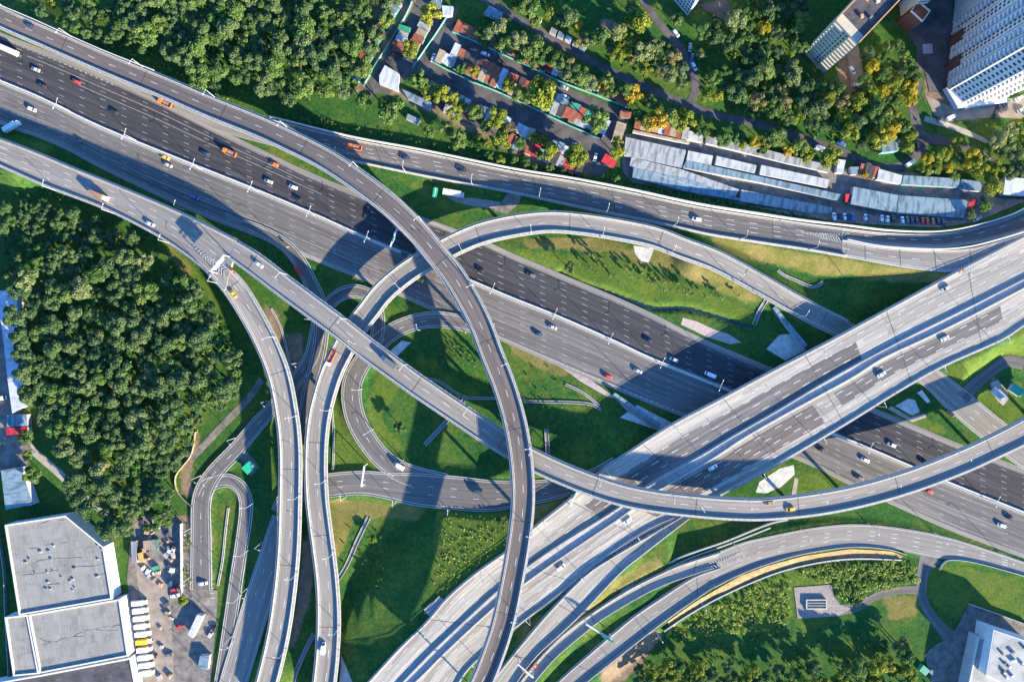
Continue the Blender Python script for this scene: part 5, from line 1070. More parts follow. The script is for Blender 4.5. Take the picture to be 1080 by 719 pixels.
# trees one can pick out one by one: plan px, py, radius px, kind, words
G, Y, A, O, P, K_ = 'leaf_green', 'leaf_lime', 'leaf_yellow', 'leaf_olive', 'leaf_pale', 'leaf_dark'
SOLO = [(433, 52, 9, Y, 'round yellow green tree between the two left alleys'), (455, 17, 10, Y, 'bushy yellow green tree at the top of the garage rows'), (443, 85, 9, G, 'left tree of the clump below the short alley'),
 (455, 95, 9, Y, 'second tree of the clump below the short alley'), (466, 101, 9, Y, 'yellow tree in the clump below the short alley'), (478, 104, 8, Y, 'right tree of the clump below the short alley'),
 (385, 106, 10, G, 'dark round tree at the corner of the woodland near the leftmost alley'), (412, 116, 15, G, 'big round tree standing alone above the upper right road'), (452, 139, 6, G, 'small bush-like tree above the upper right road'),
 (470, 136, 8, G, 'left tree of a pair above the upper right road'), (483, 147, 9, G, 'right tree of a pair above the upper right road'), (524, 124, 10, Y, 'tree left of three at the lower garage row'), (530, 148, 9, Y, 'lowest tree at the left end of the crimson garages'),
 (536, 136, 8, O, 'pale olive tree behind the lower garage row'), (500, 118, 9, G, 'green tree between the lower alley and the pale hipped roof'), (487, 73, 5, G, 'small tree in the inner garage row left'), (500, 76, 5, Y, 'second small tree in the inner garage row'),
 (537, 92, 8, Y, 'yellowish tree in the inner garage row'), (548, 99, 8, G, 'green tree squeezed between inner garages'), (567, 103, 18, Y, 'largest yellow green tree in the middle of the inner garage row'), (626, 127, 14, G, 'big round green tree at the right end of the inner garages'),
 (518, 36, 9, P, 'pale tree left of four above the upper alley'), (528, 30, 9, P, 'pale tree second of four above the upper alley'), (536, 47, 10, G, 'green tree third above the upper alley'), (546, 44, 10, P, 'pale tree fourth above the upper alley'),
 (560, 50, 12, G, 'broad green tree above the upper alley'), (575, 58, 9, G, 'green tree near the blue garage roof above the upper alley'), (588, 66, 9, G, 'tree by the crimson garage above the upper alley'), (600, 68, 7, O, 'olive tree above the upper alley beside the bend'),
 (612, 80, 9, G, 'leafy green tree right of the olive one above the upper alley'), (620, 87, 8, P, 'pale tree above the upper alley, right part'), (631, 90, 5, A, 'small golden tree above the rust garages'), (641, 85, 8, G, 'green tree above the rust garages'), (650, 92, 9, G, 'second green tree above the rust garages'),
 (659, 96, 8, G, 'third green tree above the rust garages'), (668, 101, 9, A, 'golden tree at the end of the upper alley'), (684, 108, 7, G, 'small green tree right of the golden tree'), (673, 122, 7, G, 'green tree at the top of the cross alley'), (684, 127, 10, Y, 'yellow green tree above the yellow row, left'),
 (694, 126, 12, A, 'big golden tree above the grey garage block'), (706, 126, 9, G, 'green tree right of the big golden one'), (718, 119, 6, A, 'small orange tree near the estate road'), (724, 128, 9, Y, 'yellow tree at the right end of the yellow row'), (715, 134, 7, Y, 'little yellow tree on the tan roof strip'),
 (751, 141, 5, Y, 'little yellow tree between two grey roofs'), (580, 160, 9, Y, 'tree left of two at the lowest garage row'), (608, 166, 12, Y, 'round tree right of two at the lowest garage row'), (650, 159, 9, Y, 'tree beside the crimson garage at the cross alley'), (652, 150, 6, Y, 'small tree below the yellowish long roof'),
 (556, 8, 11, G, 'green tree at the top edge right of the estate road'), (580, 12, 7, Y, 'small yellow green tree at the top edge'), (546, 2, 7, G, 'tree cut by the top edge above the estate road'), (566, 24, 7, G, 'tree behind the tan roofed shed'), (609, 28, 6, A, 'small golden tree above the five pale sheds'), (600, 20, 9, K_, 'dark tree beside the small golden one'), (590, 22, 7, G, 'green tree above the first small pale shed'), (612, 42, 7, O, 'brownish tree at the last small pale shed'),
 (629, 115, 0, G, ''), (668, 10, 9, G, 'green tree at the top edge left of the tree lane'), (676, 25, 11, Y, 'yellow green tree left of the tree lane'), (667, 22, 8, Y, 'lighter tree left of the tree lane'), (714, 23, 7, G, 'tree right of the tree lane near the grey building'), (708, 62, 9, O, 'bare looking olive tree beside the tree lane'),
 (738, 59, 5, P, 'small pale tree alone on the shaded lawn'), (804, 33, 9, A, 'golden tree standing out in the dark wood'), (757, 102, 7, Y, 'yellow tree by the estate road bend'), (760, 117, 0, G, ''), (808, 88, 7, Y, 'yellowish tree in the wood above the estate road'),
 (1046, 197, 10, Y, 'round yellow green tree at the right end of the garage yard'), (1038, 215, 8, G, 'dull green tree below the round yellow one'), (1023, 225, 6, K_, 'dark bush at the end of the big blue block'), (1005, 186, 5, G, 'small tree on the curved blue row'), (842, 155, 8, G, 'tree right of the parked blue car on the estate road'), (830, 158, 7, A, 'orange yellow tree above the curved grey roof'), (850, 163, 8, Y, 'yellow green tree between two blue cars'), (878, 164, 10, Y, 'spreading yellow green tree left of the white kiosk'), (818, 146, 10, G, 'green tree at the left of the blue cars'), (808, 148, 8, Y, 'yellowish tree above the curved grey roof'), (870, 172, 7, Y, 'low yellow green tree above the white kiosk lane'),
 (912, 184, 4, A, 'small orange tree between the kiosk and the curved row'), (946, 148, 0, G, ''), (35, 500, 8, G, 'tree at the corner of the blue glasshouse roof'), (31, 478, 6, G, 'small tree by the pale track at the left'), (30, 460, 8, G, 'tree behind the bright red roof strip'), (1010, 150, 7, Y, 'yellow tree by the fork in front of the white tower'), (394, 568, 5, Y, 'lone pale bush in the shaded hollow'), (530, 549, 5, K_, 'dark bush at the edge of the topmost arc lawn'), (601, 283, 6, K_, 'dark bush at the stream head in the ramp lawn'), (422, 451, 6, G, 'lone tree in the central lawn'), (570, 164, 5, G, 'little tree behind the lowest garage row'),
 (193, 634, 6, Y, 'bright bush at the end of the pale depot fence'), (950, 680, 8, O, 'reddish brown tree left of the driveway at the lower right'), (955, 690, 10, G, 'green tree near the small green kiosk at the lower right'), (688, 705, 8, Y, 'golden green tree at the left end of the lower wood'), (935, 700, 8, Y, 'yellow green tree in the lower wood left of the green kiosk')]
for px, py, r_, m_, lab in SOLO:
    if not r_: continue
    R = r_*S; x, y = WX(px, py, R*1.4); PLACED.append((x, y, R)); tree(x, y, R*1.08, m_, lab, stem=2.6)
wood([(44, 272), (75, 263), (115, 272), (150, 270), (178, 285), (207, 303), (226, 328), (232, 355), (258, 388), (252, 408), (232, 430), (212, 438), (204, 455), (194, 480), (176, 498), (178, 520), (165, 538), (140, 556), (112, 556), (88, 525), (75, 500), (72, 462), (52, 442), (34, 425), (28, 395), (24, 350), (22, 306), (36, 290)],
     4.3, 6.0, 1.0, {K_: 6, G: 1.6, P: .25}, 'in the dense dark wood filling the left side', 'trees of the left woodland', holes=[[(45, 452), (72, 460), (74, 500), (60, 500), (45, 480)]], n_max=150, gap=.64, stem=6.5)
wood([(30, 215), (60, 222), (110, 235), (150, 255), (120, 262), (60, 255), (20, 290), (0, 300), (0, 215)], 3.2, 4.6, 1.2, {K_: 4, G: 1}, 'in the shaded scrub above the left wood', 'trees in the shade of the forked overpass', n_max=34)
wood([(128, -6), (425, -6), (421, 18), (404, 48), (392, 70), (380, 88), (366, 98), (340, 98), (308, 104), (284, 90), (262, 94), (238, 86), (222, 92), (202, 78), (184, 58), (156, 50), (133, 32)],
     4.4, 6.4, 1.0, {K_: 4, G: 4, P: .35, Y: .1}, 'in the dense wood at the top left', 'trees of the upper left wood', n_max=125, gap=.66, stem=4, clear=('a', 'f', 'al1'))
wood([(10, -6), (128, -6), (133, 30), (150, 52), (110, 45), (70, 26), (40, 12)], 2.6, 4.2, 1.3, {K_: 5, G: 1.5, Y: .5}, 'in the dark scrub at the top left corner', 'scrub trees beside the topmost arc', n_max=26, clear=('a',))
wood([(622, 40), (660, 30), (684, 46), (706, 48), (722, 72), (724, 98), (708, 95), (690, 88), (665, 76), (645, 64), (628, 54)], 3.4, 5.2, 1.0, {G: 4, P: 1.5, Y: 1, O: .5}, 'between the estate road and the tree lane', 'trees left of the tree lane', n_max=26, clear=('u1', 'u2'))
wood([(738, 30), (760, 24), (782, 18), (800, -6), (846, -6), (852, 30), (840, 58), (846, 82), (868, 88), (898, 96), (908, 108), (880, 108), (866, 112), (878, 128), (898, 140), (915, 145), (920, 160), (905, 160), (880, 148), (850, 138), (810, 126), (768, 114), (742, 102), (738, 84), (752, 78), (780, 72), (785, 50), (750, 44)],
     3.8, 5.8, 1.0, {G: 4, K_: 2.6, Y: 1.5, P: .7, O: .5}, 'in the wood between the tree lane and the slab block', 'trees of the upper right wood', n_max=66, gap=.66, clear=('u1', 'u2'))
wood([(912, 56), (948, 44), (962, 56), (966, 90), (962, 110), (950, 128), (962, 138), (962, 158), (948, 166), (928, 166), (912, 150), (905, 130), (884, 126), (880, 112), (908, 108), (915, 96), (905, 90), (915, 75)],
     3.8, 5.6, 1.0, {G: 3, Y: 2.2, A: .9, K_: 1}, 'in the grove between the slab block and the white tower', 'trees of the grove left of the tower', n_max=36, gap=.66, clear=('u1',), holes=[[(926, 142), (955, 142), (953, 165), (926, 165)]])
wood([(985, 158), (1010, 156), (1035, 165), (1056, 178), (1040, 186), (1010, 182), (975, 178)], 3.4, 5, 1.0, {Y: 2, A: 1, G: 1.5}, 'behind the curved blue garage row', 'trees behind the curved blue row', n_max=12, clear=('u3',))
wood([(1040, 160), (1050, 140), (1070, 128), (1092, 122), (1092, 184), (1062, 182), (1056, 175)], 3.6, 5.2, 1.0, {P: 2, G: 2, Y: 1}, 'at the right edge below the white tower', 'trees at the right edge', n_max=20, clear=('u3',))
wood([(676, 702), (720, 698), (760, 700), (800, 706), (850, 704), (900, 696), (940, 704), (965, 698), (980, 726), (670, 726)], 3.2, 5.2, 1.0, {G: 3, K_: 2, Y: 1.6}, 'in the belt of trees along the bottom edge', 'trees along the bottom edge', n_max=40, gap=.62)
wood([(158, 540), (178, 528), (180, 545), (165, 556), (142, 560)], 3.0, 4.2, 1.0, {G: 1, K_: 1}, 'at the lower tip of the left wood above the depot yard', 'trees above the depot yard', n_max=5)
wood([(505, 26), (560, 42), (600, 60), (662, 90), (680, 104), (672, 111), (600, 80), (550, 60), (505, 42)], 3.0, 4.4, 1.0, {G: 3, P: 1, Y: 1}, 'above the upper garage alley', 'trees above the upper alley', n_max=7, gap=.7)
wood([(437, 84), (520, 118), (560, 138), (620, 165), (600, 172), (545, 152), (500, 130), (450, 108)], 2.8, 4.2, 1.0, {G: 3, Y: 2}, 'below the lower garage alley', 'trees below the lower alley', n_max=6, gap=.7)
wood([(480, 130), (560, 160), (640, 182), (655, 178), (660, 190), (600, 182), (520, 166), (470, 150)], 1.6, 2.8, 1.3, {G: 3, Y: 1}, 'on the bank above the upper right road', 'small trees on the bank', n_max=14, gap=.8)
wood([(668, 128), (735, 132), (800, 146), (880, 168), (870, 174), (800, 156), (730, 140)], 2.6, 4.4, 1.0, {G: 3, Y: 2, A: .5}, 'between the estate road and the upper garage row', 'trees along the upper garage row', n_max=6, gap=.7)
LATER.sort(key=lambda q: -q[0])
KEEP = 296-NT[0]
for R, x, y, m_, lab, grp, st_, kd in LATER[:KEEP]: tree(x, y, R, m_, lab, grp, stem=st_, kind=kd)
def bake(items):
    LM = ['leaf_dark', 'leaf_green', 'leaf_lime', 'leaf_yellow', 'leaf_olive', 'leaf_pale']; VV = []; MI = []
    src = []
    for me in CROWNS:
        a = np.zeros(len(me.vertices)*3); me.vertices.foreach_get('co', a); src.append(a.reshape(-1, 3))
    for R, x, y, m_, lab, grp, st_, kd in items:
        k = R/5.0; a = random.random()*6.283; v = src[random.randrange(8)]*k; ca, sa = math.cos(a), math.sin(a); st_ = 3.4 if st_ is None else st_
        w = np.stack([v[:, 0]*ca-v[:, 1]*sa+x, v[:, 0]*sa+v[:, 1]*ca+y, v[:, 2]+st_*k+terr(x, y)], 1); VV.append(w); MI.append(np.full(len(w)//4, LM.index(m_)))
    V = np.concatenate(VV); M_ = np.concatenate(MI); n = len(V)//4; me = bpy.data.meshes.new('woodland'); me.vertices.add(len(V)); me.vertices.foreach_set('co', V.astype(np.float32).ravel())
    me.loops.add(len(V)); me.loops.foreach_set('vertex_index', np.arange(len(V), dtype=np.int32)); me.polygons.add(n); me.polygons.foreach_set('loop_start', np.arange(0, len(V), 4, dtype=np.int32))
    for l in LM: me.materials.append(MATS[l])
    me.polygons.foreach_set('material_index', M_.astype(np.int32)); me.update(); me.validate()
    o = bpy.data.objects.new('woodland', me); COL.objects.link(o); tag(o, 'remaining smaller trees filling the gaps of the woods', 'trees', kind='stuff')
bake(LATER[KEEP:])
# saplings planted in rows, each a slender tree with a long shadow
def sapling_meshes():
    mb = MB(); mb.tube((0, 0, -.2), (0, 0, 3.2), .09, .03, 6); o = mb.build('trunk', 'bark'); a = o.data; bpy.data.objects.remove(o)
    return a, leaf_mesh('crown', 55, R=.9, hgt=3.2, clumps=6, leaves=22, size=.42, mat='leaf_olive', flat=1.3)
ST, SCN = sapling_meshes()
def sapling(px, py, k, label, group, mat='leaf_olive'):
    x, y, z = WT(px, py); root = empty('sapling', (x, y, z), random.random()*6); tag(root, label, 'young tree', group)
    for nm, me in (('trunk', ST), ('crown', SCN)):
        o = bpy.data.objects.new(nm, me); COL.objects.link(o); o.parent = root; o.scale = (k, k, k*1.25)
        if nm == 'crown': o.location = (0, 0, .7*k); o.material_slots[0].link = 'OBJECT'; o.material_slots[0].material = MATS[mat]
n = 0
for i in range(46):
    u = i/45.0; px = 617+u*158+random.uniform(-4, 4); py = 279+u*40+random.uniform(-9, 9)-max(0, .4-u)*6; py += -4 if i % 3 == 0 else (3 if i % 3 == 1 else 0)
    if 300+((px-700)*.15) < py-8: continue
    sapling(px, py, random.uniform(.8, 1.15), 'slender planted sapling in the loose rows on the inner ramp lawn', 'saplings on the inner ramp lawn', 'leaf_pale' if random.random() < .6 else 'leaf_olive')
for i in range(32): sapling(462+(i % 8)*5.4+(i//8)*2+random.uniform(-1.5, 1.5), 362+(i//8)*6+(i % 8)*.8+random.uniform(-1.5, 1.5), random.uniform(.5, .7), 'small pale shrub in the cluster at the top of the central lawn', 'shrubs at the top of the central lawn', 'leaf_pale')
for i in range(24): sapling(549+random.uniform(0, 48), 390+random.uniform(0, 62), random.uniform(.45, .65), 'tiny shrub scattered on the shaded lawn left of the wide bridge', 'shrubs on the shaded lawn', 'leaf_pale')
for i in range(16): sapling(366+random.uniform(0, 40), 556+random.uniform(0, 60), random.uniform(.5, .7), 'tiny shrub scattered in the shaded hollow', 'shrubs in the shaded hollow', 'leaf_green')
# bushes: dense planting fields that nobody could count, one object each
def scrub(polys, name, label, mat, dens, h0, h1, size=.5, n_leaf=16, mat2=None):
    r = np.random.RandomState(len(label)); V = []
    for poly in polys:
        P = [Vector(WT(a, b_)[:2]) for a, b_ in poly]; xs = [p.x for p in P]; ys = [p.y for p in P]; n = int((max(xs)-min(xs))*(max(ys)-min(ys))*dens)
        X = r.uniform(min(xs), max(xs), n); Yy = r.uniform(min(ys), max(ys), n); ins = inpoly([(p.x, p.y) for p in P], X, Yy)
        for x, y in zip(X[ins], Yy[ins]):
            h = r.uniform(h0, h1); rad = h*r.uniform(.45, .8); m_ = n_leaf; d = r.normal(size=(m_, 3)); d /= np.linalg.norm(d, axis=1)[:, None]; d[:, 2] = abs(d[:, 2])
            p = np.array([x, y, terr(x, y)+.1])+d*np.array([rad, rad, h]); nn = d+r.normal(size=(m_, 3))*.5; u = np.cross(nn, r.normal(size=(m_, 3))); u /= np.linalg.norm(u, axis=1)[:, None]; w = np.cross(nn/np.linalg.norm(nn, axis=1)[:, None], u)
            s_ = size*(.5+.8*r.rand(m_))[:, None]*.5; V.append(np.stack([p-u*s_-w*s_, p+u*s_-w*s_, p+u*s_+w*s_, p-u*s_+w*s_], 1))
    V = np.concatenate(V).reshape(-1, 3); n = len(V)//4; me = bpy.data.meshes.new(name); me.vertices.add(len(V)); me.vertices.foreach_set('co', V.astype(np.float32).ravel())
    me.loops.add(len(V)); me.loops.foreach_set('vertex_index', np.arange(len(V), dtype=np.int32)); me.polygons.add(n); me.polygons.foreach_set('loop_start', np.arange(0, len(V), 4, dtype=np.int32)); me.update(); me.validate()
    me.materials.append(MATS[mat]); o = bpy.data.objects.new(name, me); COL.objects.link(o); tag(o, label, 'bushes', kind='stuff')
scrub([[(700, 668), (760, 634), (800, 616), (834, 608), (834, 650), (830, 668), (760, 668), (712, 674)]], 'shrubbery', 'dense pale green shrub field left of the concrete pad', 'leaf_bush', .22, 1.0, 2.0)
scrub([[(840, 600), (880, 594), (950, 590), (966, 598), (968, 612), (950, 618), (920, 626), (900, 640), (884, 630), (879, 614), (850, 612)]], 'shrubbery', 'thick rows of young shrubs between the pad and the lower right road', 'leaf_bush', .45, 1.0, 2.2)
scrub([[(700, 672), (830, 668), (835, 655), (940, 652), (945, 690), (900, 694), (760, 698), (700, 696)]], 'shrubbery', 'shaded rough undergrowth above the lower tree belt', 'leaf_dark', .05, .6, 1.4)
scrub([[(459, 600), (466, 540), (535, 545), (536, 572), (510, 592), (470, 622), (457, 622)]], 'shrubbery', 'sunlit weedy patch on the lawn left of the topmost arc', 'leaf_bush', .16, .25, .7, .4, 10)
scrub([[(300, 118), (380, 136), (450, 150), (540, 172), (600, 182), (660, 194), (662, 190), (720, 200), (800, 218), (880, 232), (885, 236), (800, 226), (720, 212), (600, 188), (540, 178), (450, 158), (370, 143), (300, 124)]], 'hedge', 'rough hedge along the noise wall of the upper right road', 'leaf_green', .3, .8, 2.2)
scrub([[(0, 180), (60, 205), (150, 245), (205, 285), (240, 340), (255, 380), (262, 385), (235, 355), (225, 325), (180, 275), (110, 235), (60, 215), (0, 215)]], 'undergrowth', 'shaded undergrowth on the slope below the forked overpass', 'leaf_dark', .05, .4, 1.3)
scrub([[(130, -5), (425, -5), (405, 50), (380, 95), (300, 112), (262, 98), (210, 84), (150, 58)], [(40, 270), (180, 275), (230, 325), (258, 390), (205, 455), (175, 505), (140, 560), (100, 545), (72, 470), (28, 420), (20, 310)]], 'undergrowth', 'dark undergrowth on the floor of the woods', 'leaf_green', .05, .8, 2.4, .8)
scrub([[(738, 10), (850, -5), (850, 90), (900, 95), (965, 60), (970, 140), (920, 165), (760, 115), (735, 90)], [(620, 30), (700, 45), (722, 95), (640, 65)], [(1050, 140), (1092, 122), (1092, 186), (980, 180), (985, 158), (1040, 165)], [(675, 698), (980, 698), (980, 726), (675, 726)]], 'undergrowth', 'green undergrowth between the estate trees', 'leaf_green', .04, .6, 2.0, .7)
scrub([[(207, 450), (215, 440), (200, 470), (190, 490), (180, 500), (186, 480)], [(50, 28), (100, 42), (150, 62), (170, 78), (215, 98), (250, 108), (262, 104), (215, 88), (170, 66), (110, 42)], [(200, 560), (203, 560), (203, 628), (195, 632), (194, 560)]], 'shrubbery', 'sunlit weedy fringes beside the woods and the depot fence', 'leaf_lime', .25, .4, 1.3, .45, 12)
print('TREES', NT[0])
# ---------------- vehicles ----------------
def paint(name, col):
    m, t, b = new_mat(name, .35, .5); b.inputs['Base Color'].default_value = (*col, 1); b.inputs['Coat Weight'].default_value = .25; return m
for nm, c in dict(white=(.75, .76, .78), black=(.02, .022, .03), navy=(.02, .035, .09), silver=(.38, .4, .43), red=(.5, .035, .03), orange=(.72, .16, .03), yellow=(.75, .42, .03), blue=(.05, .12, .4), grey=(.12, .13, .14), brown=(.3, .16, .09), sand=(.45, .36, .26)).items(): paint('paint_'+nm, c)
def loft(sections, cap=True):
    """sections: list of (x, halfwidth_bottom, halfwidth_top, z0, z1)"""
    mb = MB(); n = len(sections)
    for x, wb, wt, z0, z1 in sections: mb.v += [(x, -wb, z0), (x, wb, z0), (x, wt, z1), (x, -wt, z1)]
    for i in range(n-1):
        p = 4*i
        for u in range(4):
            w = (u+1) % 4; mb.f.append((p+u, p+w, p+4+w, p+4+u))
    mb.f.append((0, 3, 2, 1)); q = 4*(n-1); mb.f.append((q, q+1, q+2, q+3)); return mb
def proto(parts):
    out = []
    for nm, mb, mat, subs in parts:
        o = mb.build(nm, mat); me = o.data; bpy.data.objects.remove(o); sub = []
        for sn, sm, smat in subs:
            o2 = sm.build(sn, smat); sub.append((sn, o2.data)); bpy.data.objects.remove(o2)
        out.append((nm, me, sub))
    return out
def wheels(xs, w, r=.33):
    L = []
    for x in xs:
        for s_ in (1, -1):
            mb = MB(); mb.tube((x, s_*w-.12, r), (x, s_*w+.12, r), r, r, 14); rim = MB(); rim.tube((x, s_*(w+.13)-.01, r), (x, s_*(w+.13)+.01, r), r*.6, r*.6, 10); L.append(('wheel', mb, 'tyre', [('rim', rim, 'steel')]))
    return L
def car_proto(l=4.7, w=.92, wagon=False):
    h = l/2; body = loft([(-h, w*.85, w*.7, .35, .72), (-h+.15, w*.97, w*.88, .25, .92), (-h+1.0, w, w*.9, .22, 1.0), (h-1.5, w, w*.9, .22, .98), (h-.35, w*.96, w*.82, .25, .82), (h, w*.8, w*.65, .35, .62)])
    r0 = -h+(.25 if wagon else .75); roof = loft([(r0+.35, w*.78, w*.72, 1.3, 1.36), (r0+.8, w*.8, w*.72, 1.38, 1.47), (.35, w*.8, w*.72, 1.38, 1.47), (.6, w*.78, w*.7, 1.32, 1.38)])
    glass = loft([(r0, w*.86, w*.8, .9, 1.0), (r0+.45, w*.88, w*.74, .9, 1.36), (.5, w*.88, w*.74, .9, 1.38), (1.35, w*.86, w*.8, .9, .99)])
    ps = [('body', body, 'paint_white', []), ('roof', roof, 'paint_white', []), ('window', glass, 'glass_dark', [])]
    for s_ in (1, -1):
        mb = MB(); mb.box((h-.1, s_*w*.62, .62), (.14, .34, .16)); ps.append(('headlight', mb, 'lamp_glass', [])); mb = MB(); mb.box((-h+.04, s_*w*.64, .72), (.1, .3, .16)); ps.append(('tail_light', mb, 'roof_crimson', []))
    return proto(ps+wheels((-h+.9, h-.95), w*.88))
def van_proto():
    body = loft([(-2.9, 1.0, .95, .4, 2.3), (-2.7, 1.02, .97, .3, 2.4), (1.5, 1.02, .95, .3, 2.4), (1.9, 1.02, .92, .3, 2.1), (2.6, 1.0, .9, .3, 1.2), (2.9, .9, .8, .4, .9)])
    gl = loft([(1.62, .93, .9, 1.45, 2.26), (2.05, .98, .93, 1.3, 1.99), (2.55, .97, .88, 1.1, 1.3)])
    return proto([('body', body, 'paint_white', []), ('window', gl, 'glass_dark', [])]+wheels((-1.9, 2.0), .95, .36))
def truck_proto(box_l=6.2, cabmat='paint_white', boxmat='paint_orange', open_bed=False):
    ps = []
    fr = MB(); fr.box((-.2, 0, .75), (box_l+2.3, .9, .3)); ps.append(('chassis', fr, 'steel_dark', []))
    h = box_l/2; cab = loft([(h+.25, 1.15, 1.1, .5, 2.6), (h+1.5, 1.15, 1.08, .5, 2.65), (h+2.0, 1.12, 1.0, .5, 1.5)]); wn = loft([(h+1.52, 1.05, .98, 1.7, 2.5), (h+1.9, 1.02, .95, 1.55, 1.75)])
    ps.append(('cab', cab, cabmat, [('windscreen', wn, 'glass_dark')]))
    if open_bed:
        bx = MB()
        for c, s_ in (((0, 0, 1.05), (box_l, 2.4, .15)), ((0, 1.15, 1.6), (box_l, .1, 1.1)), ((0, -1.15, 1.6), (box_l, .1, 1.1)), ((-h, 0, 1.6), (.1, 2.4, 1.1)), ((h, 0, 1.75), (.1, 2.4, 1.4))): bx.box(c, s_)
        ld = MB(); ld.box((0, 0, 1.35), (box_l-.4, 2.1, .5), 0, .8); ps.append(('cargo_bed', bx, boxmat, [('load', ld, 'gravel')]))
    else:
        bx = MB(); bx.box((0, 0, 2.2), (box_l, 2.5, 2.5)); rb = MB()
        for k in range(5): rb.box((-h+box_l*(k+.5)/5, 0, 3.48), (.08, 2.5, .06))
        ps.append(('cargo_box', bx, boxmat, [('roof_rib', rb, 'steel')]))
    return proto(ps+wheels((-h+.8, -h+2.0, h+.9), 1.05, .5))
PROTO = {'car': car_proto(), 'wagon': car_proto(4.9, .95, True), 'van': van_proto(), 'tipper': truck_proto(5.6, 'paint_orange', 'paint_orange', True), 'box truck': truck_proto(7, 'paint_white', 'paint_white'), 'lorry': truck_proto(7.5, 'paint_white', 'paint_brown'), 'long lorry': truck_proto(12.5, 'paint_white', 'paint_white'), 'grey lorry': truck_proto(7, 'paint_silver', 'paint_grey'), 'flatbed': truck_proto(6, 'paint_white', 'paint_orange', True)}
NAMES = {'wagon': 'car', 'tipper': 'truck', 'lorry': 'truck', 'long lorry': 'truck', 'grey lorry': 'truck', 'flatbed': 'truck', 'box truck': 'truck'}
def vehicle(kind, x, y, z, rot, col, label, group=None):
    nm = NAMES.get(kind, kind); root = empty({'car': 'passenger_car', 'truck': 'truck', 'van': 'van'}[nm], (x, y, z), rot); tag(root, label, nm, group)
    for pn, me, subs in PROTO[kind]:
        o = bpy.data.objects.new(pn, me); COL.objects.link(o); o.parent = root
        if pn in ('body', 'roof') and col: o.material_slots[0].link = 'OBJECT'; o.material_slots[0].material = MATS['paint_'+col]
        for sn, sm in subs:
            o2 = bpy.data.objects.new(sn, sm); COL.objects.link(o2); o2.parent = o
def on_road(key, px, py, kind, col, label, flip=0, turn=0):
    r = ROADS[key]; z, a = r.near(px, py); x, y, _ = W(px, py, z+1); vehicle(kind, x, y, z+.03, a+math.pi*flip+turn, col, label)
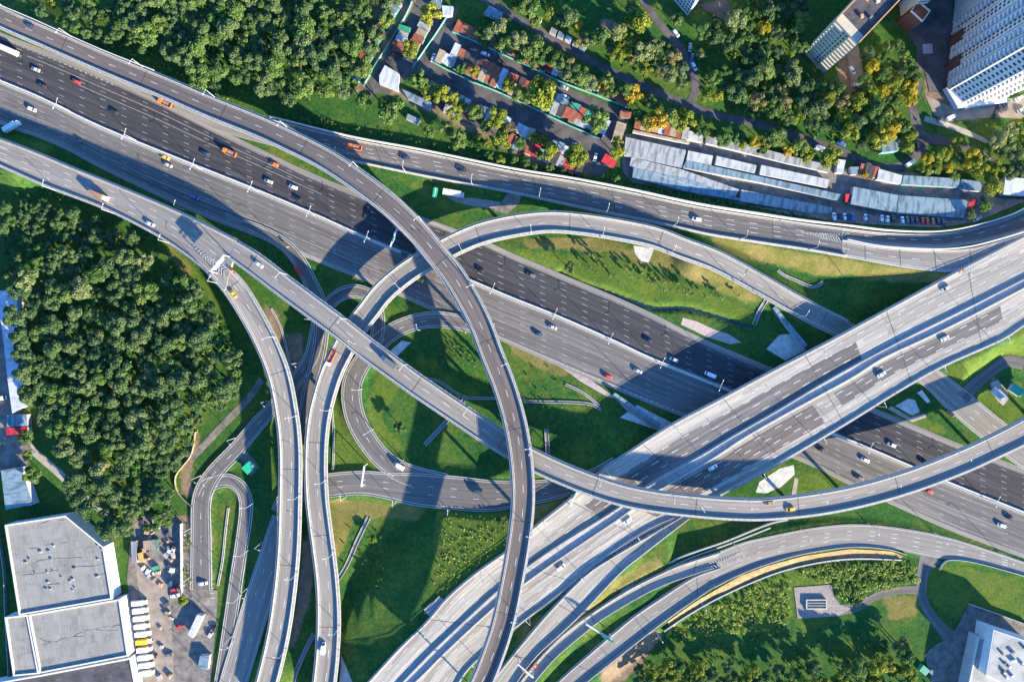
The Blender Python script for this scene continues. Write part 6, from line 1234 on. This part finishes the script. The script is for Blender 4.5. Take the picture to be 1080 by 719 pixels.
V = [('a', 31, 27, 'car', 'navy', 'dark blue car on the topmost arc at the top left corner', 1), ('mn', 8, 53, 'long lorry', None, 'long white lorry on the motorway at the left edge', 1),
 ('mn', 37, 73, 'car', 'silver', 'silver car behind the long white lorry on the motorway', 1), ('mn', 44, 90, 'car', 'black', 'black car two lanes below the silver one on the motorway', 1), ('mn', 80, 86, 'car', 'red', 'white and red car on the upper motorway carriageway', 1),
 ('mn', 176, 110, 'tipper', None, 'orange tipper truck beside the topmost arc, on the gore left of the fork', 1), ('ms', 33, 115, 'wagon', 'white', 'white car on the lower carriageway near the left edge', 0), ('ms', 84, 149, 'car', 'navy', 'dark blue car in the shade of the forked overpass', 0),
 ('ms', 174, 166, 'car', 'yellow', 'yellow taxi just below the motorway median', 0), ('ms', 177, 174, 'car', 'silver', 'silver car right beside the yellow taxi', 0), ('mn', 244, 162, 'tipper', None, 'orange tipper truck on the upper carriageway left of the topmost arc', 1),
 ('mn', 216, 162, 'car', 'navy', 'dark car just left of the orange tipper on the motorway', 1), ('mn', 289, 173, 'car', 'orange', 'orange car passing the grass strip under the topmost arc', 1), ('f', 376, 156, 'tipper', None, 'orange truck on the upper right road near the topmost arc', 1),
 ('f', 427, 166, 'car', 'navy', 'dark car on the upper right road right of the orange truck', 1), ('f', 487, 179, 'car', 'black', 'black car on the upper right road above the white trailer', 1), ('trunk', 103, 206, 'lorry', None, 'brown box lorry with white cab on the raised road at the left', 0),
 ('trunk', 158, 236, 'car', 'white', 'white car behind the shadow on the raised road at the left', 0), ('d', 246, 310, 'car', 'yellow', 'yellow car on the left prong just below the gantry', 0), ('ms', 205, 208, 'car', 'blue', 'blue car in deep shade beside the motorway exit', 0),
 ('mn', 283, 191, 'car', 'silver', 'silver car left of a pair on the upper carriageway', 1), ('mn', 309, 197, 'car', 'white', 'white car right of a pair on the upper carriageway', 1), ('mn', 314, 210, 'car', 'black', 'black car below the pair on the upper carriageway', 1),
 ('q', 315, 286, 'van', 'red', 'red van on the exit road below the motorway', 0), ('mn', 507, 285, 'car', 'black', 'black car right of the crossing of the two arcs', 1), ('ms', 442, 295, 'car', 'yellow', 'yellow car beside the middle overpass on the lower carriageway', 0),
 ('c', 273, 279, 'car', 'white', 'white car at the start of the long curved overpass', 0), ('ms', 427, 268, 'car', 'navy', 'dark car in the shade between the two arcs', 0), ('f', 735, 231, 'wagon', 'white', 'white car on the upper right road below the long garage sheds', 1),
 ('ms', 568, 352, 'car', 'navy', 'dark blue car left of two on the middle stretch of the motorway', 0), ('ms', 583, 345, 'car', 'silver', 'silver car right of two on the middle stretch of the motorway', 0), ('mn', 684, 359, 'car', 'navy', 'dark car on the upper carriageway before the shadow of the wide bridge', 1),
 ('ms', 641, 397, 'car', 'red', 'red car on the lower carriageway left of the wide bridge', 0), ('ms', 673, 391, 'car', 'silver', 'silver car in the shadow edge left of the wide bridge', 0), ('mn', 711, 379, 'car', 'silver', 'silver car in the shadow on the upper carriageway', 1),
 ('mn', 749, 395, 'van', 'white', 'white van in the shade just left of the wide bridge', 1), ('mn', 941, 469, 'car', 'white', 'white car on the upper carriageway right of the wide bridge', 1), ('ms', 913, 485, 'car', 'white', 'white car on the lower carriageway right of the wide bridge', 0),
 ('ms', 867, 474, 'car', 'black', 'black car coming out from under the wide bridge', 0), ('ms', 907, 504, 'car', 'grey', 'dark grey car near the lower shoulder right of the wide bridge', 0), ('ms', 980, 518, 'car', 'red', 'red car just below the long curved overpass', 0),
 ('mn', 975, 487, 'car', 'black', 'black car just above the long curved overpass', 1), ('k', 930, 395, 'car', 'white', 'white car in the middle of the wide bridge', 0), ('c', 812, 530, 'car', 'brown', 'brown car on the long curved overpass left of the taxi', 0),
 ('c', 834, 537, 'car', 'yellow', 'yellow taxi on the long curved overpass', 1), ('k', 998, 304, 'car', 'silver', 'silver blue car on the wide bridge near the upper right', 1), ('ms', 1057, 554, 'car', 'white', 'white car on the motorway at the right edge', 0),
 ('ms', 1066, 546, 'car', 'black', 'black car beside the white one at the right edge of the motorway', 0), ('h', 421, 491, 'van', 'white', 'white van on the inner loop road entering the shade', 1), ('c', 412, 383, 'grey lorry', None, 'grey lorry on the long curved overpass above the inner loop', 1),
 ('b', 350, 376, 'flatbed', None, 'orange flatbed truck with white cab on the middle overpass', 0), ('b', 341, 683, 'van', 'white', 'white van on the middle overpass near the bottom edge', 1), ('k', 997, 357, 'car', 'white', 'white car on the wide bridge near the right edge', 0), ('k', 662, 549, 'car', 'white', 'white car on the wide bridge just below the long curved overpass', 1),
 ('k', 752, 493, 'car', 'white', 'white car on the wide bridge in the shadow of the long curved overpass', 0), ('k', 592, 598, 'car', 'white', 'white car on the wide bridge right of the topmost arc', 0), ('u2', 713, 35, 'wagon', 'white', 'white car on the tree lane by the top edge', 0),
 ('e', 1003, 436, 'car', 'brown', 'brown car at the kerb of the street right of the wide bridge', 0), ('ms', 12, 135, 'box truck', None, 'white box truck at the lower shoulder by the left edge', 0), ('mn', 560, 290, 'car', 'grey', 'grey car on the upper carriageway along the ramp lawn', 1), ('mn', 120, 118, 'car', 'black', 'black car on the upper carriageway near the left', 1)]
for v in V: on_road(v[0], v[1], v[2], v[3], v[4], v[5], v[6], .9 if v[1] == 12 else 0)
def parked(px, py, deg, kind, col, label, group=None):
    x, y, z = WT(px, py, 1); vehicle(kind, x, y, terr(x, y)+.16, math.radians(deg), col, label, group)
row = ['white', 'navy', 'white', 'navy', 'blue', 'white', 'grey', 'white', 'white', 'black', 'white', 'grey', 'navy', 'navy', 'red', 'red', 'brown', 'navy', 'navy']
rx = [880, 886, 891, 895, 899, 913, 917, 930, 936, 942, 952, 957, 962, 967, 973, 978, 984, 990, 995]
for i, (x_, c) in enumerate(zip(rx, row)): parked(x_, 229+(x_-880)*.055-(.5 if i % 2 else 0), 85+random.uniform(-6, 6), 'car' if i % 3 else 'wagon', c, '%s %s car from the left in the parked row behind the noise wall' % (ordn(i), c), 'cars parked behind the noise wall')
parked(1031, 231, 30, 'car', 'silver', 'silver car parked alone at the right end of the garage yard')
parked(841, 151, -20, 'car', 'blue', 'left of two blue cars parked by the estate road'); parked(865, 157, -20, 'van', 'silver', 'pale blue van parked by the estate road'); parked(888, 151, -30, 'car', 'blue', 'bright blue car on the estate road bend')
parked(960, 172, 35, 'van', 'white', 'white minibus on the estate road below the grove'); parked(968, 155, 75, 'car', 'navy', 'dark car above the white minibus'); parked(983, 182, 0, 'car', 'white', 'white car by the curved blue garage row')
parked(899, 74, -55, 'wagon', 'white', 'upper white car in the brown car park'); parked(906, 90, -10, 'wagon', 'white', 'lower white car in the brown car park'); parked(772, 20, 30, 'car', 'red', 'red car parked beside the top edge building')
parked(728, 50, 85, 'car', 'silver', 'silver car at the kerb of the tree lane'); parked(730, 61, 80, 'car', 'blue', 'blue car at the kerb of the tree lane'); parked(732, 70, -60, 'wagon', 'white', 'white car at the lower end of the tree lane')
parked(697, 70, -15, 'car', 'white', 'white car tucked under trees left of the tree lane'); parked(710, 73, -15, 'car', 'silver', 'silver car tucked under trees left of the tree lane')
parked(658, 120, -15, 'car', 'white', 'white car in front of the rust roofed garage'); parked(595, 92, -25, 'car', 'silver', 'silver car against the fence of the upper alley'); parked(596, 102, -25, 'car', 'white', 'white car across the upper alley'); parked(512, 57, -22, 'car', 'white', 'white car in the middle of the upper alley'); parked(457, 61, 75, 'car', 'white', 'white car at the left end of the inner garages'); parked(628, 166, 75, 'car', 'white', 'white car on the cross alley'); parked(608, 153, -20, 'car', 'silver', 'silver car on the lower alley near its right end')
parked(1003, 124, 25, 'van', 'white', 'white van parked below the white tower'); parked(993, 125, 20, 'car', 'navy', 'dark car parked below the white tower'); parked(1075, 104, 30, 'car', 'white', 'white car in the tower car park, upper'); parked(1077, 116, 30, 'car', 'silver', 'silver car in the tower car park, lower'); parked(1054, 112, 60, 'car', 'navy', 'navy car at the foot of the tower'); parked(1050, 120, 60, 'car', 'black', 'black car at the foot of the tower'); parked(1062, 108, 60, 'car', 'grey', 'grey car at the foot of the tower')
parked(1, 420, 10, 'van', 'white', 'white van at the left edge road'); parked(184, 621, 20, 'car', 'red', 'small red vehicle in the depot yard'); parked(184, 628, 10, 'car', 'white', 'white car below the small red vehicle')
for i in range(10):
    yy = 635+i*8.2; xx = 146+i*.9; c = 'white' if i != 5 else 'yellow'
    x, y, z = WT(xx, yy, 1.5); g = terr(x, y)+.17; root = empty('truck', (x, y, g), math.radians(4)); tag(root, '%s truck from the top in the row beside the depot, %s roof' % (ordn(i), c), 'truck', 'trucks parked beside the depot')
    mb = MB(); mb.box((0, 0, 1.9), (5.6, 2.4, 2.6)); mb.build('cargo_box', 'paint_'+c, root); mb = loft([(2.9, 1.1, 1.05, .4, 2.1), (4.0, 1.1, 1.05, .4, 2.1), (4.4, 1.05, .95, .4, 1.3)]); cb = mb.build('cab', 'paint_'+('white' if i % 3 else 'silver'), root)
    mb = loft([(4.02, 1.0, .95, 1.3, 2.0), (4.35, 1.0, .92, 1.2, 1.35)]); o = mb.build('windscreen', 'glass_dark', cb)
    for a in (-1.8, 3.3):
        for b_ in (-1, 1): mb = MB(); mb.tube((a, b_-.14, .45), (a, b_+.14, .45), .45, .45, 10); mb.build('wheel', 'tyre', root)
def crate(px, py, sx, sy, h, rot, mat, label, name='container', cat='container'):
    x, y, z = WT(px, py); root = empty(name, (x, y, z), rot); tag(root, label, cat)
    mb = MB(); mb.box((0, 0, h/2+.1), (sx, sy, h)); mb.build('body', mat, root); mb = MB()
    for k in range(5): mb.box((sx*(k-2)/5, 0, h+.14), (.12, sy*.96, .08))
    mb.build('roof_rib', 'steel', root); mb = MB(); mb.box((sx/2+.04, 0, h/2+.1), (.06, sy*.85, h*.85)); mb.build('door', 'steel_dark', root)
crate(144, 580, 2.6, 11, 2.6, .05, 'roof_grey', 'long grey container standing upright in the upper depot yard'); crate(160, 573, 6, 5, 2.6, .1, 'roof_tan', 'tan container in the upper depot yard'); crate(166, 573, 2.4, 5.4, 2.5, 0, 'roof_green', 'green container in the upper depot yard'); crate(151, 586, 2.4, 5, 2.5, .2, 'paint_yellow', 'yellow skip in the depot yard'); crate(165, 598, 3.4, 2, 1.4, .3, 'green_sign', 'small green skip in the depot yard'); crate(166, 550, 2.6, 7, 2.6, .1, 'roof_white', 'white container at the lower tip of the wood'); crate(147, 588, 3, 2, 1.5, 1, 'steel_white', 'white crate beside the yellow skip'); crate(972, 704, 4.4, 3.6, 2.6, -.7, 'green_sign', 'small green kiosk roof at the lower right tree belt', 'kiosk', 'kiosk'); crate(981, 707, 2.5, 2, 1.6, -.7, 'steel_dark', 'dark bin beside the small green kiosk'); crate(978, 52, 5, 5, .4, .05, 'roof_pale', 'pale green square hatch left of the white tower', 'hatch', 'hatch')
rr = random.Random(12)
for i in range(46):
    px, py = rr.uniform(150, 176), rr.uniform(545, 715)
    if py > 625: px = rr.uniform(160, 182)
    if rr.random() < .35: px, py = rr.uniform(176, 186), rr.uniform(560, 625)
    x, y, z = WT(px, py); root = empty('pallet_stack', (x, y, z+.08), rr.uniform(0, 3)); tag(root, 'small pile of goods scattered about the depot yard', 'goods', 'goods scattered in the depot yard'); w, l, h = rr.uniform(.8, 2.4), rr.uniform(.8, 3.2), rr.uniform(.4, 1.8)
    mb = MB(); mb.box((0, 0, .1), (w*1.1, l*1.1, .15)); mb.build('pallet', 'brick_orange', root); mb = MB(); mb.box((0, 0, .2+h/2), (w, l, h), 0, .92); mb.build('goods', rr.choice(['steel_white', 'roof_dark', 'brick_orange', 'roof_blue', 'concrete', 'steel_dark', 'roof_tan']), root)
for px, py, deg, c, lab in ((214, 615, 5, 'white', 'white car at the top of the striped stalls in the depot yard'), (226, 662, 80, 'black', 'black car at the right edge of the depot yard'), (222, 668, 60, 'silver', 'silver car below the black one in the depot yard'), (176, 562, 85, 'navy', 'navy car among the containers in the depot yard'), (158, 606, 20, 'silver', 'silver car near the small green skip'), (190, 660, 40, 'red', 'red car left of the white cabin'), (178, 690, 10, 'grey', 'grey car low in the depot yard')): parked(px, py, deg, 'car', c, lab)
mb = MB()
for i in range(9): x, y, z = WT(219, 610+i*5); mb.box((x, y, z+.13), (7, .14, .02), .0)
structure(mb, 'road_marking', 'paint_white', 'row of parking stall lines at the right of the depot yard')
# ---------------- street lamps ----------------
def lamp_proto(double):
    mb = MB(); mb.tube((0, 0, 0), (0, 0, 11), .16, .09, 8); ps = [('pole', mb, 'steel_white', [])]
    for s_ in ((1, -1) if double else (1,)):
        a = MB(); a.tube((0, 0, 10.9), (0, s_*2.4, 11.5), .08, .06, 6); hd = MB(); hd.box((0, s_*2.7, 11.5), (.3, .8, .14)); ps.append(('arm', a, 'steel_white', [])); ps.append(('lamp_head', hd, 'lamp_glass', []))
    b_ = MB(); b_.tube((0, 0, -.1), (0, 0, .5), .3, .24, 8); ps.append(('base', b_, 'concrete', [])); return proto(ps)
LP = {True: lamp_proto(True), False: lamp_proto(False)}
def lamp(x, y, z, rot, double, label, group):
    root = empty('street_lamp', (x, y, z), rot); tag(root, label, 'street lamp', group)
    for pn, me, subs in LP[double]:
        o = bpy.data.objects.new(pn, me); COL.objects.link(o); o.parent = root
for i, (px, py) in enumerate([(4, 87), (73, 117), (143, 148), (213, 179), (272, 202), (332, 227), (391, 253), (520, 306), (584, 332), (641, 357), (694, 382), (754, 405), (907, 469), (972, 497), (1037, 524)]):
    z, a = ROADS['mn'].near(px, py); x, y, _ = W(px, py, 1.2); lamp(x, y, .8, a, True, '%s double lamp from the left on the motorway median' % ordn(i), 'double lamps on the motorway median')
def lamps_along(key, e, o, gap, start, words, group, h0=0, flip=0, stop=None):
    r = ROADS[key]; d = start; i = 0
    while d < (stop or r.len-3):
        p = r.at(d, e, o); j = int(np.argmin(abs(r.s-d))); a = math.atan2(r.T[j, 1], r.T[j, 0]); a += math.pi if e > 0 else 0
        px, py = PX(*p)
        if -5 < px < 1085 and -5 < py < 725: lamp(p[0], p[1], p[2]+h0, a, False, '%s lamp from the left %s' % (ordn(i), words), group); i += 1
        d += gap
lamps_along('a', 1, -.3, 41, 20, 'on the woodland side of the topmost arc', 'lamps on the topmost arc')
lamps_along('c', 1, -.3, 38, 30, 'on the long curved overpass', 'lamps on the long curved overpass')
lamps_along('trunk', -1, .3, 32, 12, 'on the raised road at the left', 'lamps on the raised road')
lamps_along('d', 1, -.3, 40, 45, 'on the left prong of the fork', 'lamps on the left prong')
lamps_along('b', 1, -.3, 38, 25, 'on the middle overpass', 'lamps on the middle overpass')
lamps_along('f', -1, .4, 36, 30, 'on the upper right road', 'lamps on the upper right road')
lamps_along('k', 1, -.4, 38, 15, 'on the upper edge of the wide bridge', 'lamps on the wide bridge')
lamps_along('k', -1, .4, 38, 30, 'on the lower edge of the wide bridge', 'lamps on the wide bridge lower edge')
lamps_along('ms', -1, -1.5, 34, 120, 'on the lower shoulder of the motorway', 'lamps on the lower motorway shoulder', stop=150)
lamps_along('n', 1, .6, 36, 10, 'on the upper side of the lower right road', 'lamps on the lower right road')
lamps_along('nr', -1, .4, 30, 12, 'on the lower edge of the slip road at the bottom', 'lamps on the bottom slip road')
lamps_along('h', 1, .8, 26, 14, 'outside the inner loop road', 'lamps around the inner loop')
lamps_along('g', -1, -.8, 28, 40, 'below the grey road in the centre', 'lamps along the centre road', stop=110)
lamps_along('l', -1, -.8, 26, 10, 'beside the service road to the depot', 'lamps along the service road')
lamps_along('p', 1, .8, 24, 10, 'beside the small loop lane', 'lamps along the loop lane')
lamps_along('j', 1, .8, 26, 10, 'beside the straight grey road', 'lamps along the straight road')
# ---------------- sign gantries ----------------
def gantry(A, B, z, label, h=6.5, panels=((.5, 6, 3),), z2=None, mat='steel_white', pmat='green_sign', road=None):
    x0, y0, _ = W(*A, z); x1, y1, _ = W(*B, z if z2 is None else z2); L_ = math.hypot(x1-x0, y1-y0); rot = math.atan2(y1-y0, x1-x0); root = empty('sign_gantry', (x0, y0, z), rot); tag(root, label, 'sign gantry')
    for xx in (0, L_): mb = MB(); mb.box((xx, 0, h/2-.3), (.4, .4, h+.6)); mb.build('post', mat, root)
    mb = MB()
    for b_, zz in ((.35, h), (-.35, h), (.35, h+.8), (-.35, h+.8)): mb.box((L_/2, b_, zz), (L_+.6, .12, .12))
    k = max(3, int(L_/1.5))
    for i in range(k): mb.box((L_*(i+.5)/k, 0, h+.4), (.1, .8, .1), 0); mb.tube((L_*i/k, .35, h), (L_*(i+1)/k, .35, h+.8), .05, .05, 5); mb.tube((L_*i/k, -.35, h+.8), (L_*(i+1)/k, -.35, h+.8), .05, .05, 5)
    mb.build('truss', mat, root)
    mb = MB(); mb.box((L_/2, 0, h+.9), (L_, .7, .06)); mb.build('walkway', mat, root)
    for f, w, hh in panels:
        mb = MB(); mb.box((L_*f, -.5, h+.5), (w, .12, hh)); s_ = mb.build('sign_panel', pmat, root)
        mb = MB(); mb.box((L_*f, -.58, h+.5), (w-.4, .03, .12)); mb.box((L_*f, -.58, h+.5+hh*.3), (w-.8, .03, .1)); mb.build('sign_border', 'paint_white', s_)
gantry((229, 288), (243, 271), 13, 'white gantry arm at the fork of the raised road', panels=((.5, 7, 4.2),), pmat='steel_white', h=7)
gantry((446, 256), (412, 245), .2, 'thin gantry over the upper carriageway under the topmost arc', panels=(), h=6) if False else None
gantry((414, 262), (421, 243), .5, 'thin white gantry over the upper carriageway beside the topmost arc', panels=((.4, 3, 2),), h=6)
gantry((493, 722), (500, 728), 8, 'tall cantilever sign mast at the bottom edge of the wide bridge', panels=((.5, 7, 5),), h=17)
gantry((617, 652), (643, 668), 6, 'gantry with a large green sign over the narrow slip road at the bottom', panels=((.85, 7, 4),), h=6.5)
gantry((612, 506), (600, 530), 5.5, 'gantry where the centre road climbs to the wide bridge', panels=((.5, 5, 3),), h=6)
gantry((546, 694), (562, 708), 7.4, 'short gantry with yellow sign at the bottom gore', panels=((.5, 4, 2.4),), pmat='paint_yellow', h=5.5)
gantry((387, 489), (384, 510), 1.6, 'thin white gantry where the loop road meets the centre road', panels=(), h=6)
gantry((675, 232), (683, 246), 5.5, 'gantry over the upper right road above the white slope paving', panels=(), h=6) if False else None
# signs
def sign(px, py, z, w, h, hp, rot, mat, label):
    x, y, _ = W(px, py, z); root = empty('road_sign', (x, y, z), rot); tag(root, label, 'road sign')
    for s_ in (-w*.3, w*.3): mb = MB(); mb.tube((s_, 0, 0), (s_, 0, hp), .08, .08, 6); mb.build('post', 'steel', root)
    mb = MB(); mb.box((0, -.1, hp), (w, .1, h)); s2 = mb.build('panel', mat, root); mb = MB(); mb.box((0, -.17, hp), (w*.8, .03, .12)); mb.build('stripe', 'paint_white', s2)
sign(455, 636, 5, 8, 3.4, 6, .75, 'paint_blue', 'wide pale blue road sign at the edge of the wide bridge'); sign(332, 388, 1.1, 2, 1.6, 2.2, .4, 'paint_yellow', 'small yellow sign beside the hooked lane'); sign(305, 261, .4, 1.4, 1.2, 2.2, .2, 'paint_yellow', 'little yellow sign at the motorway exit')
o = drape([(447, 642), (463, 628), (474, 634), (458, 655)], 'paving', 'path_pale', dz=.5); tag(o, 'pale ledge behind the pale blue road sign', kind='structure')
# crash cushions at the gores
def cushion(key, px, py, label):
    z, a = ROADS[key].near(px, py); x, y, _ = W(px, py, z); root = empty('crash_barrel', (x, y, z+.03), a); tag(root, label, 'crash barrel')
    for i in range(3): mb = MB(); mb.tube((i*1.1, 0, 0), (i*1.1, 0, 1.0), .45, .45, 12); mb.build('drum', 'paint_yellow' if i % 2 else 'paint_red', root)
cushion('k', 1011, 287, 'red and yellow crash drums at the gore of the wide bridge'); cushion('c', 244, 285, 'red and yellow crash drums at the fork of the raised road'); cushion('k2', 645, 587, 'red and yellow crash drums at the slip road gore'); cushion('nl', 566, 700, 'red and yellow crash drums at the bottom gore')
